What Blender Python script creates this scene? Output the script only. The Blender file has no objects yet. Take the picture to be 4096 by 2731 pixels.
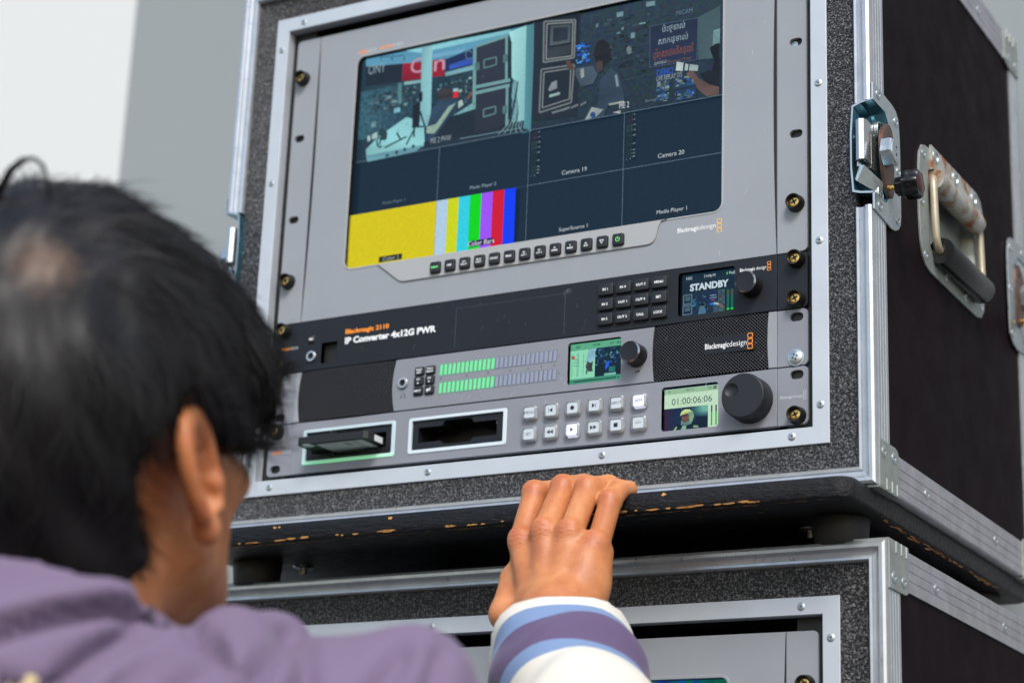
import bpy, math, random
import numpy as np
from mathutils import Matrix, Vector
from mathutils.geometry import tessellate_polygon
random.seed(7)
PI = math.pi
MM = 0.001
scene = bpy.context.scene
COL = scene.collection

# ------------------------------------------------------------------ camera (solved from the rack's known dimensions)
CR = np.array([[0.87162119, 0.48871356, 0.03788887], [-0.11300562, 0.27555519, -0.95461985], [-0.47697614, 0.82778523, 0.29540712]])
CC = np.array([766.2929764, -1345.46054453, -388.18307892])
CF = 8167.923
cam_d = bpy.data.cameras.new('camera')
cam = bpy.data.objects.new('camera', cam_d); COL.objects.link(cam)
cam_d.sensor_width = 36; cam_d.lens = CF / 4096 * 36
r_, u_, b_ = CR[0], -CR[1], -CR[2]
cam.matrix_world = Matrix(((r_[0], u_[0], b_[0], CC[0] * MM), (r_[1], u_[1], b_[1], CC[1] * MM), (r_[2], u_[2], b_[2], CC[2] * MM), (0, 0, 0, 1)))
cam_d.clip_start = 0.05; cam_d.clip_end = 200
cam_d.dof.use_dof = True; cam_d.dof.focus_distance = 1.51; cam_d.dof.aperture_fstop = 5.2
scene.camera = cam

# ------------------------------------------------------------------ light
EXPO = 0.54
SUN_EL, SUN_AZ = 44, 146      # azimuth of the sun seen from above, degrees from +Y clockwise
w = bpy.data.worlds.new('World'); scene.world = w; w.use_nodes = True
nt = w.node_tree; nt.nodes.clear()
sky = nt.nodes.new('ShaderNodeTexSky'); sky.sky_type = 'NISHITA'; sky.sun_disc = False
sky.sun_elevation = math.radians(SUN_EL); sky.sun_rotation = math.radians(SUN_AZ)
sky.air_density = 1.4; sky.dust_density = 1.5; sky.ozone_density = 1.0
bg = nt.nodes.new('ShaderNodeBackground'); bg.inputs[1].default_value = 0.15
wo = nt.nodes.new('ShaderNodeOutputWorld')
nt.links.new(sky.outputs[0], bg.inputs[0]); nt.links.new(bg.outputs[0], wo.inputs[0])
sd = bpy.data.lights.new('sun', 'SUN'); sun = bpy.data.objects.new('sun', sd); COL.objects.link(sun)
sd.energy = 2.1; sd.angle = math.radians(20); sd.color = (1, .96, .91)
el, az = math.radians(SUN_EL), math.radians(SUN_AZ)
tosun = Vector((math.sin(az) * math.cos(el), math.cos(az) * math.cos(el), math.sin(el)))
sun.rotation_euler = tosun.to_track_quat('Z', 'Y').to_euler()
scene.view_settings.view_transform = 'Standard'; scene.view_settings.look = 'None'
scene.view_settings.exposure = EXPO; scene.view_settings.gamma = 1
scene.view_settings.use_curve_mapping = False
scene.cycles.max_bounces = 8

# ------------------------------------------------------------------ pixel measurements -> points
def at_y(u, v, y=0):
    d = CR.T @ np.array([(u - 2048) / CF, (v - 1365.5) / CF, 1.0]); p = CC + d * ((y - CC[1]) / d[1]); return (p[0], p[2])
def at_x(u, v, x):
    d = CR.T @ np.array([(u - 2048) / CF, (v - 1365.5) / CF, 1.0]); p = CC + d * ((x - CC[0]) / d[0]); return (p[1], p[2])

# ------------------------------------------------------------------ materials
def lin(c): return tuple(((x / 255) / 12.92 if x / 255 <= .04045 else ((x / 255 + .055) / 1.055) ** 2.4) for x in c)
class N:
    def __init__(s, name):
        s.m = bpy.data.materials.new(name); s.m.use_nodes = True; s.t = s.m.node_tree; s.b = s.t.nodes['Principled BSDF']
    def new(s, typ, **kw):
        n = s.t.nodes.new(typ)
        for k, v in kw.items(): setattr(n, k, v)
        return n
    def set(s, **kw):
        for k, v in kw.items(): s.b.inputs[k.replace('_', ' ')].default_value = v
        return s
    def link(s, a, b): s.t.links.new(a, b)
    def coord(s, scale=(1, 1, 1)):
        tc = s.new('ShaderNodeTexCoord'); mp = s.new('ShaderNodeMapping'); mp.inputs['Scale'].default_value = scale
        s.link(tc.outputs['Object'], mp.inputs[0]); return mp.outputs[0]
    def noise(s, scale, detail=4, rough=.6, vec=None, stretch=(1, 1, 1)):
        n = s.new('ShaderNodeTexNoise'); n.inputs['Scale'].default_value = scale; n.inputs['Detail'].default_value = detail; n.inputs['Roughness'].default_value = rough
        s.link(vec or s.coord(stretch), n.inputs['Vector']); return n.outputs['Fac']
    def ramp(s, fac, stops):
        r = s.new('ShaderNodeValToRGB'); e = r.color_ramp.elements
        while len(e) < len(stops): e.new(.5)
        for i, (p, c) in enumerate(stops): e[i].position = p; e[i].color = (*c[:3], 1) if len(c) > 1 else (c[0],) * 3 + (1,)
        s.link(fac, r.inputs[0]); return r.outputs[0]
    def bump(s, h, strength=.3, dist=.001):
        b = s.new('ShaderNodeBump'); b.inputs['Strength'].default_value = strength; b.inputs['Distance'].default_value = dist
        s.link(h, b.inputs['Height']); s.link(b.outputs[0], s.b.inputs['Normal']); return b
def simple(name, rgb, rough=.5, metal=0, bump=0, bscale=800, var=0, vscale=40, coat=0, spec=.5, roughvar=0, stretch=(1, 1, 1)):
    n = N(name); c = lin(rgb); n.set(Base_Color=(*c, 1), Roughness=rough, Metallic=metal, Coat_Weight=coat, Specular_IOR_Level=spec)
    if var:
        f = n.noise(vscale, 5, .65, stretch=stretch)
        n.link(n.ramp(f, [(.3, tuple(x * (1 - var) for x in c)), (.7, tuple(min(1, x * (1 + var)) for x in c))]), n.b.inputs['Base Color'])
    if roughvar:
        f = n.noise(vscale * 2.3, 6, .7, stretch=stretch); n.link(n.ramp(f, [(.3, (max(.03, rough - roughvar),)), (.7, (rough + roughvar,))]), n.b.inputs['Roughness'])
    if bump: n.bump(n.noise(bscale, 3, .6), bump, .0004)
    return n.m
M = {}
M['grey'] = simple('grey_painted_metal', (138, 142, 149), .45, 0, .12, 2500, .04, 12, roughvar=.06)
M['grey_low'] = simple('grey_powder_coat', (124, 127, 136), .48, 0, .12, 2500, .05, 14, roughvar=.06)
M['grey_light'] = simple('light_grey_plastic', (156, 158, 160), .4, 0, .05, 2500)
M['black_panel'] = simple('black_powder_coat', (22, 26, 34), .5, 0, .15, 2600, .12, 15, roughvar=.08, spec=.3)
M['black_key'] = simple('black_rubber_key', (27, 30, 36), .5, 0, .1, 3000, spec=.35)
M['black_plastic'] = simple('black_plastic', (14, 14, 16), .48, 0, .08, 2500, roughvar=.1)
M['knob_cap'] = simple('knob_cap', (22, 24, 33), .5, spec=.3)
M['chamfer'] = simple('bright_turned_metal', (150, 152, 158), .25, 1)
M['recess'] = simple('dark_recess_and_shade', (8, 8, 9), .6)
M['deep_black'] = simple('matte_black_interior', (9, 9, 11), .7, bump=.1)
M['white_ink'] = simple('white_ink', (228, 230, 232), .5)
M['pale_ink'] = simple('pale_grey_ink', (185, 187, 190), .5)
M['black_ink'] = simple('black_ink', (22, 24, 32), .5)
M['orange_ink'] = simple('orange_ink', (240, 140, 30), .5)
M['amber_ink'] = simple('amber_ink', (240, 180, 60), .5)
M['trim'] = simple('anodised_aluminium_trim', (184, 190, 198), .42, .25, .05, 900, .05, 25, roughvar=.08)
M['alu'] = simple('milled_aluminium', (182, 185, 190), .36, .7, .08, 600, .1, 60, roughvar=.12)
M['alu_worn'] = simple('worn_aluminium_rail', (172, 170, 178), .42, .7, .15, 500, .16, 55, roughvar=.15)
M['galv'] = simple('galvanised_steel', (150, 155, 152), .5, .6, .25, 350, .14, 90, roughvar=.12)
M['zinc'] = simple('zinc_plated_steel', (178, 186, 190), .33, .8, .1, 500, .1, 90, roughvar=.12)
M['blue_zinc'] = simple('zinc_with_teal_reflection', (96, 150, 170), .2, .85, .06, 300, .35, 45, roughvar=.1)  # zinc plating with its teal reflections put into the base colour
M['steel'] = simple('bright_steel', (190, 193, 196), .28, .9, .08, 500, .08, 200, roughvar=.1)
M['brass'] = simple('yellow_zinc_screw', (205, 165, 95), .25, 1, 0)
M['rubber'] = simple('black_rubber', (15, 15, 17), .6, 0, .3, 300, .3, 60, roughvar=.1)
M['grip'] = simple('black_vinyl_grip', (14, 14, 16), .28, 0, .03, 200)
M['cream_wire'] = simple('yellowed_plated_wire', (170, 158, 138), .38, .35, .1, 300, .15, 60)
M['rawwood'] = simple('raw_plywood', (196, 140, 74), .7, 0, .2, 600, .3, 200)
M['white_plastic'] = simple('white_frosted_plastic', (196, 208, 216), .35)
M['label_white'] = simple('white_paper_label', (205, 207, 208), .5)
M['knob_red_reflection'] = simple('red_reflection_on_black_plastic', (60, 8, 18), .25)  # red reflection on the black latch knob, painted as its end face colour

def mk_brown():
    n = N('rusty_brown_steel'); f = n.noise(90, 6, .65)
    n.link(n.ramp(f, [(.35, lin((74, 58, 54))), (.6, lin((104, 80, 70))), (.72, lin((150, 96, 44)))]), n.b.inputs['Base Color']); n.set(Roughness=.45, Metallic=.5); n.bump(f, .2, .0005); return n.m
M['brown'] = mk_brown()
def mk_rust():
    n = N('rust_spotted_zinc'); f = n.noise(55, 6, .6)
    n.link(n.ramp(f, [(.44, lin((176, 176, 172))), (.53, lin((160, 146, 130))), (.6, lin((142, 84, 48)))]), n.b.inputs['Base Color']); n.set(Roughness=.45, Metallic=.45); n.bump(n.noise(400, 3), .2, .0005); return n.m
M['rust'] = mk_rust()
def mk_lam():
    n = N('dark_plum_laminate'); n.set(Roughness=.5, Specular_IOR_Level=.02); v = n.noise(9, 5, .6); f = n.noise(2600, 2, .5)
    n.link(n.ramp(v, [(.3, lin((17, 9, 14))), (.7, lin((22, 12, 18)))]), n.b.inputs['Base Color'])
    n.bump(f, .25, .0003); n.link(n.ramp(n.noise(30, 6, .7), [(.3, (.38,)), (.7, (.52,))]), n.b.inputs['Roughness']); return n.m
M['laminate'] = mk_lam()
def mk_foam():
    n = N('crinkled_black_rubber_foam'); vec = n.coord()
    v1 = n.new('ShaderNodeTexVoronoi'); v1.inputs['Scale'].default_value = 640; v1.feature = 'F1'
    nz = n.noise(700, 4, .7, vec=vec); mix = n.new('ShaderNodeVectorMath', operation='MULTIPLY_ADD')
    comb = n.new('ShaderNodeCombineXYZ')
    for i in range(3): n.link(nz, comb.inputs[i])
    mix.inputs[1].default_value = (.0025,) * 3; n.link(comb.outputs[0], mix.inputs[0]); n.link(vec, mix.inputs[2]); n.link(mix.outputs[0], v1.inputs['Vector'])
    nz2 = n.noise(620, 5, .75)
    add = n.new('ShaderNodeMath', operation='ADD'); n.link(v1.outputs['Distance'], add.inputs[0]); n.link(nz2, add.inputs[1])
    n.bump(add.outputs[0], 1.0, .004)
    n.link(n.ramp(nz2, [(.36, lin((12, 12, 13))), (.5, lin((56, 56, 58))), (.66, lin((175, 175, 178)))]), n.b.inputs['Base Color'])  # grain tone; the pale end paints bright glints into the colour
    n.set(Roughness=.3, Specular_IOR_Level=.8); return n.m
M['foam'] = mk_foam()
def mk_board():
    n = N('scuffed_black_painted_plywood'); f = n.noise(60, 6, .7, stretch=(.25, 1, 1)); f2 = n.noise(240, 5, .7, stretch=(.3, 1, 1))
    n.link(n.ramp(f, [(.3, lin((8, 8, 11))), (.7, lin((20, 20, 25)))]), n.b.inputs['Base Color'])
    n.link(n.ramp(f2, [(.3, (.28,)), (.7, (.55,))]), n.b.inputs['Roughness']); n.set(Specular_IOR_Level=.3); n.bump(f2, .9, .0022); return n.m
M['board'] = mk_board()
def mk_grille():
    n = N('perforated_black_grille'); tc = n.new('ShaderNodeTexCoord'); sp = n.new('ShaderNodeSeparateXYZ'); n.link(tc.outputs['Object'], sp.inputs[0])
    P = .00268
    def math_(op, a, b=None):
        q = n.new('ShaderNodeMath', operation=op)
        for i, x in enumerate((a, b)):
            if x is None: continue
            if isinstance(x, (int, float)): q.inputs[i].default_value = x
            else: n.link(x, q.inputs[i])
        return q.outputs[0]
    def lattice(ox):
        a = math_('SUBTRACT', math_('FRACT', math_('ADD', math_('DIVIDE', sp.outputs[0], P), 10 + ox)), .5)
        b = math_('MULTIPLY', math_('SUBTRACT', math_('FRACT', math_('ADD', math_('DIVIDE', sp.outputs[2], P * 1.0), 10 + ox)), .5), 1.0)
        return math_('SQRT', math_('ADD', math_('MULTIPLY', a, a), math_('MULTIPLY', b, b)))
    d = math_('MINIMUM', lattice(0), lattice(.5))
    n.link(n.ramp(d, [(.24, lin((3, 3, 4))), (.30, lin((40, 41, 46)))]), n.b.inputs['Base Color'])
    n.link(n.ramp(d, [(.24, (0,)), (.30, (.5,))]), n.b.inputs['Specular IOR Level'])
    n.set(Roughness=.42); n.bump(n.ramp(d, [(.2, (0,)), (.34, (1,))]), .8, .0006); return n.m
M['grille'] = mk_grille()
def mk_display():
    n = N('lit_display'); a = n.new('ShaderNodeVertexColor'); a.layer_name = 'Col'
    n.set(Base_Color=(.002, .003, .004, 1), Roughness=.12, Specular_IOR_Level=.12); 
    g_ = n.ramp(n.noise(700, 3, .7), [(.3, (.86,)), (.7, (1.1,))]); mx = n.new('ShaderNodeMix', data_type='RGBA', blend_type='MULTIPLY'); mx.inputs[0].default_value = 1
    n.link(a.outputs[0], mx.inputs[6]); n.link(g_, mx.inputs[7]); n.link(mx.outputs[2], n.b.inputs['Emission Color']); n.b.inputs['Emission Strength'].default_value = 2 ** -EXPO
    return n.m
M['display'] = mk_display()
def mk_glow(name, rgb, st=1.0):
    n = N(name); c = lin(rgb); n.set(Base_Color=(*[x * .5 for x in c], 1), Roughness=.3, Emission_Color=(*c, 1), Emission_Strength=st * 2 ** -EXPO); return n.m
M['led_green'] = mk_glow('green_lit_segment', (100, 205, 140), .75)
M['led_off'] = simple('unlit_segment', (132, 140, 162), .3)
M['lit_green_text'] = mk_glow('green_lit_legend', (120, 240, 130), .9)
M['lit_white'] = mk_glow('white_lit_key', (225, 230, 255), .75)
M['key_face'] = simple('pale_key_face', (186, 196, 204), .3)
def mk_glass():
    n = N('clear_acrylic_key'); n.set(Base_Color=(.92, .93, .94, 1), Roughness=.08, Transmission_Weight=.85, IOR=1.45); return n.m
M['clear'] = mk_glass()
def mk_strip():
    n = N('frosted_light_pipe'); tc = n.new('ShaderNodeTexCoord'); sp = n.new('ShaderNodeSeparateXYZ'); n.link(tc.outputs['Object'], sp.inputs[0])
    mr = n.new('ShaderNodeMapRange'); n.link(sp.outputs[2], mr.inputs[0]); mr.inputs[1].default_value = .013; mr.inputs[2].default_value = .005; mr.inputs[4].default_value = .55
    n.set(Base_Color=(*lin((180, 200, 208)), 1), Roughness=.35, Emission_Color=(*lin((70, 220, 110)), 1)); n.link(mr.outputs[0], n.b.inputs['Emission Strength']); return n.m
M['light_pipe'] = mk_strip()
def mk_skin():
    n = N('warm_brown_skin'); a = n.noise(34, 6, .7); b = n.noise(500, 5, .7)
    fl_ = n.new('ShaderNodeAttribute'); fl_.attribute_name = 'flush'; mx = n.new('ShaderNodeMix', data_type='RGBA'); mx.inputs[7].default_value = (*lin((168, 84, 58)), 1)
    n.link(fl_.outputs['Fac'], mx.inputs[0]); n.link(n.ramp(a, [(.3, lin((166, 100, 62))), (.52, lin((188, 122, 78))), (.75, lin((204, 144, 98)))]), mx.inputs[6]); n.link(mx.outputs[2], n.b.inputs['Base Color'])
    n.set(Roughness=.45, Subsurface_Weight=.5, Subsurface_Scale=.006, Specular_IOR_Level=.4); n.b.inputs['Subsurface Radius'].default_value = (1, .35, .2)
    v = n.new('ShaderNodeTexVoronoi'); v.inputs['Scale'].default_value = 900; n.link(n.coord(), v.inputs['Vector'])
    ad = n.new('ShaderNodeMath', operation='ADD'); n.link(b, ad.inputs[0]); n.link(v.outputs['Distance'], ad.inputs[1]); n.bump(ad.outputs[0], .22, .0005); return n.m
M['skin'] = mk_skin()
def mk_scalp():
    n = N('black_hair_thinning_at_the_crown'); n.set(Roughness=.5, Specular_IOR_Level=.3); a = n.new('ShaderNodeAttribute'); a.attribute_name = 'thin'
    ad = n.new('ShaderNodeMath', operation='MULTIPLY_ADD'); ad.inputs[1].default_value = .9; ad.inputs[2].default_value = -.45; n.link(n.noise(160, 4, .7), ad.inputs[0])
    sm = n.new('ShaderNodeMath', operation='ADD'); n.link(a.outputs['Fac'], sm.inputs[0]); n.link(ad.outputs[0], sm.inputs[1])
    n.link(n.ramp(sm.outputs[0], [(.25, (.006, .005, .006)), (1.0, lin((92, 74, 62)))]), n.b.inputs['Base Color']); return n.m
M['scalp_hair'] = mk_scalp()
def mk_hair():
    n = N('glossy_black_hair'); n.set(Base_Color=(.006, .005, .006, 1), Roughness=.46, Specular_IOR_Level=.3); return n.m
M['hair'] = mk_hair()
def mk_cloth():
    n = N('jacket_twill'); a = n.new('ShaderNodeAttribute'); a.attribute_name = 'along'; d = n.new('ShaderNodeMath', operation='DIVIDE'); d.inputs[1].default_value = 200; n.link(a.outputs['Fac'], d.inputs[0])
    P_, W_, B_, D_ = (lin(c) for c in ((112, 97, 122), (204, 200, 190), (112, 134, 170), (92, 78, 108)))
    c = n.ramp(d.outputs[0], [(0, W_), (.06, B_), (.125, D_), (.275, B_), (.325, W_), (.55, B_), (.62, P_), (.78, lin((214, 196, 150))), (.9, P_)]); c.node.color_ramp.interpolation = 'CONSTANT'
    n.link(c, n.b.inputs['Base Color'])
    n.set(Roughness=.88, Sheen_Weight=.15, Sheen_Roughness=.4, Specular_IOR_Level=.2); f = n.noise(1500, 3, .6); n.bump(f, .25, .0006); return n.m
M['cloth'] = mk_cloth()
M['trousers'] = simple('dark_trousers', (38, 40, 48), .9)
M['shoe'] = simple('black_shoe', (20, 20, 20), .5)
M['wall_grey'] = simple('grey_wall_paint', (136, 142, 145), .8, 0, .1, 300, .03, 2)
M['wall_white'] = simple('white_wall_paint', (204, 206, 206), .7, 0, .05, 300)
M['ground'] = simple('concrete', (58, 58, 60), .85, 0, .3, 60, .15, 3)

# ------------------------------------------------------------------ mesh builder (millimetres)
class MB:
    def __init__(s): s.v = []; s.f = []; s.m = []; s.c = []; s.mat = None; s.col = (1, 1, 1)
    def add(s, vs, fs, mat=None, col=None):
        o = len(s.v); s.v += [tuple(p) for p in vs]
        for f in fs: s.f.append([i + o for i in f]); s.m.append(mat or s.mat); s.c.append(col or s.col)
    def box(s, x0, x1, y0, y1, z0, z1, **k):
        x0, x1 = sorted((x0, x1)); y0, y1 = sorted((y0, y1)); z0, z1 = sorted((z0, z1))
        s.add([(x0, y0, z0), (x1, y0, z0), (x1, y1, z0), (x0, y1, z0), (x0, y0, z1), (x1, y0, z1), (x1, y1, z1), (x0, y1, z1)],
              [(3, 2, 1, 0), (4, 5, 6, 7), (0, 1, 5, 4), (1, 2, 6, 5), (2, 3, 7, 6), (3, 0, 4, 7)], **k)
    def loft(s, loops, cap0=True, cap1=True, closed=True, **k):
        n = len(loops[0]); vs = [p for l in loops for p in l]; fs = []
        for a in range(len(loops) - 1):
            for i in range(n if closed else n - 1):
                j = (i + 1) % n; fs.append((a * n + i, a * n + j, (a + 1) * n + j, (a + 1) * n + i))
        if cap0: fs.append(tuple(range(n))[::-1])
        if cap1: fs.append(tuple((len(loops) - 1) * n + i for i in range(n)))
        s.add(vs, fs, **k)
    def lathe(s, prof, c, axis, seg=24, cap0=False, cap1=True, **k):
        ax = Vector(axis).normalized(); q = ax.to_track_quat('Z', 'Y').to_matrix()
        loops = []
        for r, h in prof:
            loops.append([tuple(Vector(c) + q @ Vector((r * math.cos(2 * PI * i / seg), r * math.sin(2 * PI * i / seg), h))) for i in range(seg)])
        s.loft(loops, cap0, cap1, **k)
    def tube(s, pts, r, seg=10, cap=True, **k):
        pts = [Vector(p) for p in pts]; loops = []; nrm = None
        for i, p in enumerate(pts):
            t = (pts[min(i + 1, len(pts) - 1)] - pts[max(i - 1, 0)]).normalized()
            if nrm is None: nrm = t.orthogonal().normalized()
            nrm = (nrm - t * nrm.dot(t)).normalized(); b = t.cross(nrm)
            rr = r[i] if isinstance(r, (list, tuple)) else r
            loops.append([tuple(p + (nrm * math.cos(2 * PI * a / seg) + b * math.sin(2 * PI * a / seg)) * rr) for a in range(seg)])
        s.loft(loops, cap, cap, **k)
    def build(s, name, parent=None, mat=None, smooth=35, origin=None, col=False):
        me = bpy.data.meshes.new(name); v = np.array(s.v, float).reshape(-1, 3) * MM
        me.from_pydata(v.tolist(), [], s.f); mats = []
        for i, m in enumerate(s.m):
            m = m or mat
            if m not in mats: mats.append(m)
        for m in mats: me.materials.append(M[m])
        if len(mats) > 1: me.polygons.foreach_set('material_index', [mats.index(m or mat) for m in s.m])
        if col:
            at = me.color_attributes.new('Col', 'FLOAT_COLOR', 'CORNER'); arr = []
            for f, c in zip(s.f, s.c): 
                if isinstance(c, list): 
                    for q in c: arr += [q[0], q[1], q[2], 1.0]
                else: arr += [c[0], c[1], c[2], 1.0] * len(f)
            at.data.foreach_set('color', arr)
        if smooth:
            me.shade_smooth()
            me.set_sharp_from_angle(angle=math.radians(smooth))
        me.update()
        o = bpy.data.objects.new(name, me); COL.objects.link(o)
        if parent: o.parent = parent
        return o

FRONT = lambda y: (lambda p: (p[0], y, p[1]))            # (x, z) on a plane facing -Y
def rrect(cx, cz, w_, h_, r, n=5):
    pts = []; r = min(r, w_ / 2, h_ / 2)
    for qx, qz, a0 in ((1, -1, -90), (1, 1, 0), (-1, 1, 90), (-1, -1, 180)):
        for i in range(n + 1):
            a = math.radians(a0 + 90 * i / n); pts.append((cx + qx * (w_ / 2 - r) + r * math.cos(a), cz + qz * (h_ / 2 - r) + r * math.sin(a)))
    return pts
def rr4(x0, x1, z0, z1, r, n=5): return rrect((x0 + x1) / 2, (z0 + z1) / 2, abs(x1 - x0), abs(z1 - z0), r, n)
def circ(cx, cz, r, n=24): return [(cx + r * math.cos(2 * PI * i / n), cz + r * math.sin(2 * PI * i / n)) for i in range(n)]
def slot(cx, cz, w_, h_): return rrect(cx, cz, w_, h_, h_ / 2, 6)
def ccw(p): 
    a = sum(p[i][0] * p[(i + 1) % len(p)][1] - p[(i + 1) % len(p)][0] * p[i][1] for i in range(len(p)))
    return list(p) if a > 0 else list(p)[::-1]
def inset(p, d):
    n = len(p); out = []
    for i in range(n):
        a, b, c = Vector(p[i - 1]), Vector(p[i]), Vector(p[(i + 1) % n])
        e1 = (b - a); e2 = (c - b)
        if e1.length < 1e-9: e1 = e2
        if e2.length < 1e-9: e2 = e1
        n1 = Vector((-e1.y, e1.x)).normalized(); n2 = Vector((-e2.y, e2.x)).normalized(); m = n1 + n2
        m = m / max(.3, m.length_squared) * 2 if m.length > 1e-6 else n1
        out.append((b.x + m.x * d, b.y + m.y * d))
    return out
def plate(mb, outer, holes, mp0, mp1, bevel=0, **k):
    """flat plate: front face via mp1 (towards the viewer), back via mp0; mp(p, inset) -> 3D"""
    outer = ccw(outer); holes = [ccw(h)[::-1] for h in holes]
    if bevel:
        fo = inset(outer, bevel); loops = [[mp0(p, 0) for p in outer], [mp1(p, bevel) for p in outer], [mp1(p, 0) for p in fo]]
    else: fo = outer; loops = [[mp0(p, 0) for p in outer], [mp1(p, 0) for p in outer]]
    mb.loft(loops, False, False, **k)
    for h in holes: mb.loft([[mp0(p, 0) for p in h], [mp1(p, 0) for p in h]], False, False, **k)
    polys = [[Vector((p[0], p[1], 0)) for p in l] for l in [fo] + holes]
    flat = [p for l in polys for p in l]; tris = tessellate_polygon(polys)
    for mp, flip in ((mp1, False), (mp0, True)):
        vs = [mp((p.x, p.y), 0) for p in flat]; fs = []
        for t in tris:
            a, b, c = (flat[i] for i in t); cr = (b.x - a.x) * (c.y - a.y) - (b.y - a.y) * (c.x - a.x)
            t2 = tuple(t) if cr > 0 else tuple(t)[::-1]; fs.append(t2[::-1] if flip else t2)
        mb.add(vs, fs, **k)
def fplate(mb, outer, holes, y0, y1, bevel=0, **k):      # facing -Y: y1 < y0
    plate(mb, outer, holes, lambda p, b: (p[0], y0, p[1]), lambda p, b: (p[0], y1 + b, p[1]), bevel, **k)
def splate(mb, outer, holes, x0, x1, bevel=0, **k):      # facing +X, pts (y, z)
    plate(mb, outer, holes, lambda p, b: (x0, p[0], p[1]), lambda p, b: (x1 - b, p[0], p[1]), bevel, **k)
def fpoly(mb, pts, y, **k):                               # any simple polygon facing -Y
    pts = ccw(pts); tr = tessellate_polygon([[Vector((p[0], p[1], 0)) for p in pts]]); fs = []
    for t in tr:
        a, b, c = (pts[i] for i in t); cr = (b[0] - a[0]) * (c[1] - a[1]) - (b[1] - a[1]) * (c[0] - a[0]); fs.append(tuple(t) if cr > 0 else tuple(t)[::-1])
    mb.add([(p[0], y, p[1]) for p in pts], fs, **k)
_tc = {}
def text_mesh(s, bold=0):
    key = (s, bold)
    if key not in _tc:
        c = bpy.data.curves.new('t', 'FONT'); c.body = s; c.offset = bold; c.resolution_u = 3; c.space_line = .95; c.align_x = 'CENTER' if '\n' in s else 'LEFT'
        o = bpy.data.objects.new('t', c); COL.objects.link(o); bpy.context.view_layer.update()
        me = bpy.data.meshes.new_from_object(o.evaluated_get(bpy.context.evaluated_depsgraph_get()))
        v = np.array([tuple(q.co) for q in me.vertices]); f = [tuple(p.vertices) for p in me.polygons]
        bpy.data.objects.remove(o); bpy.data.curves.remove(c); bpy.data.meshes.remove(me); _tc[key] = (v, f)
    return _tc[key]
for _s, _b in []: text_mesh(_s, _b)
def text(mb, s, x0, x1, z0, z1, y, bold=0, shear=0, **k):
    """lettering filling the box x0..x1, z0..z1 on a plane facing -Y"""
    v, f = text_mesh(s, bold); a, b = v[:, :2].min(0), v[:, :2].max(0)
    q = (v[:, :2] - a) / (b - a)
    P = [(x0 + p[0] * (x1 - x0) + shear * p[1] * (z1 - z0), y, z0 + p[1] * (z1 - z0)) for p in q]; fs = []
    for t in f:
        n = sum((P[t[i]][0] * P[t[(i + 1) % len(t)]][2] - P[t[(i + 1) % len(t)]][0] * P[t[i]][2]) for i in range(len(t)))
        fs.append(t if n > 0 else t[::-1])
    mb.add(P, fs, **k)
def textc(mb, s, cx, cz, h, y, bold=0, wmax=None, ws=1, **k):
    """centred lettering of total height h"""
    v, f = text_mesh(s, bold); a, b = v[:, :2].min(0), v[:, :2].max(0); w_ = h * (b[0] - a[0]) / (b[1] - a[1]) * ws
    if wmax and w_ > wmax: w_ = wmax
    text(mb, s, cx - w_ / 2, cx + w_ / 2, cz - h / 2, cz + h / 2, y, bold, **k)
def line(mb, a, b, wd, y, **k):
    d = Vector((b[0] - a[0], b[1] - a[1])); n = Vector((-d.y, d.x)).normalized() * wd / 2
    fpoly(mb, [(a[0] + n.x, a[1] + n.y), (a[0] - n.x, a[1] - n.y), (b[0] - n.x, b[1] - n.y), (b[0] + n.x, b[1] + n.y)], y, **k)

# ------------------------------------------------------------------ things and tags
def thing(name, label, cat, loc=(0, 0, 0), group=None):
    o = bpy.data.objects.new(name, None); COL.objects.link(o); o.location = tuple(x * MM for x in loc); o.empty_display_size = .05
    o['label'] = label; o['category'] = cat
    if group: o['group'] = group
    return o
def tag(o, label, cat, group=None):
    o['label'] = label; o['category'] = cat
    if group: o['group'] = group
def dup(o, parent, dx=0, dy=0, dz=0, scale=None):
    c = o.copy(); COL.objects.link(c); c.parent = parent
    c.location = (o.location[0] + dx * MM, o.location[1] + dy * MM, o.location[2] + dz * MM)
    if scale: c.scale = scale
    for ch in o.children: dup(ch, c)
    return c

# ================================================================== THE SETTING
g = MB(); g.box(-9000, 9000, -9000, 9000, -1640, -1600); og = g.build('ground', None, 'ground', 0); og['kind'] = 'structure'
g = MB(); g.box(-881.5, 4200, 500, 620, -1598, 3200)
tag(g.build('grey_wall', None, 'wall_grey', 0), 'plain pale grey wall behind the flight cases', 'wall')
g = MB(); g.box(-3600, -882, 498, 620, -1598, 3200)
tag(g.build('white_wall', None, 'wall_white', 0), 'bright white wall section at the left behind the head', 'wall')

# ================================================================== FLIGHT CASES
def sweep_side(mb, prof, hx0, hx1, z0, z1, side, **k):
    """one mitred length of a frame; prof = (outward offset, y) around the rectangle hx0..hx1, z0..z1"""
    def corner(o, y, c):
        return {'bl': (hx0 - o, y, z0 - o), 'br': (hx1 + o, y, z0 - o), 'tr': (hx1 + o, y, z1 + o), 'tl': (hx0 - o, y, z1 + o)}[c]
    a, b = {'bottom': ('bl', 'br'), 'right': ('br', 'tr'), 'top': ('tr', 'tl'), 'left': ('tl', 'bl')}[side]
    A = [corner(o, y, a) for o, y in prof]; B = [corner(o, y, b) for o, y in prof]
    mb.loft([A, B], True, True, **k)
def rivet(mb, c, axis, r=2.9, hole=True, seg=16):
    mb.lathe([(r, 0), (r * .98, .45), (r * .62, 1.0), (r * .45, 1.05)], c, axis, seg, False, not hole)
    if hole: mb.lathe([(r * .45, 1.05), (r * .36, .6), (r * .3, .35)], c, axis, seg, False, True)
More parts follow.
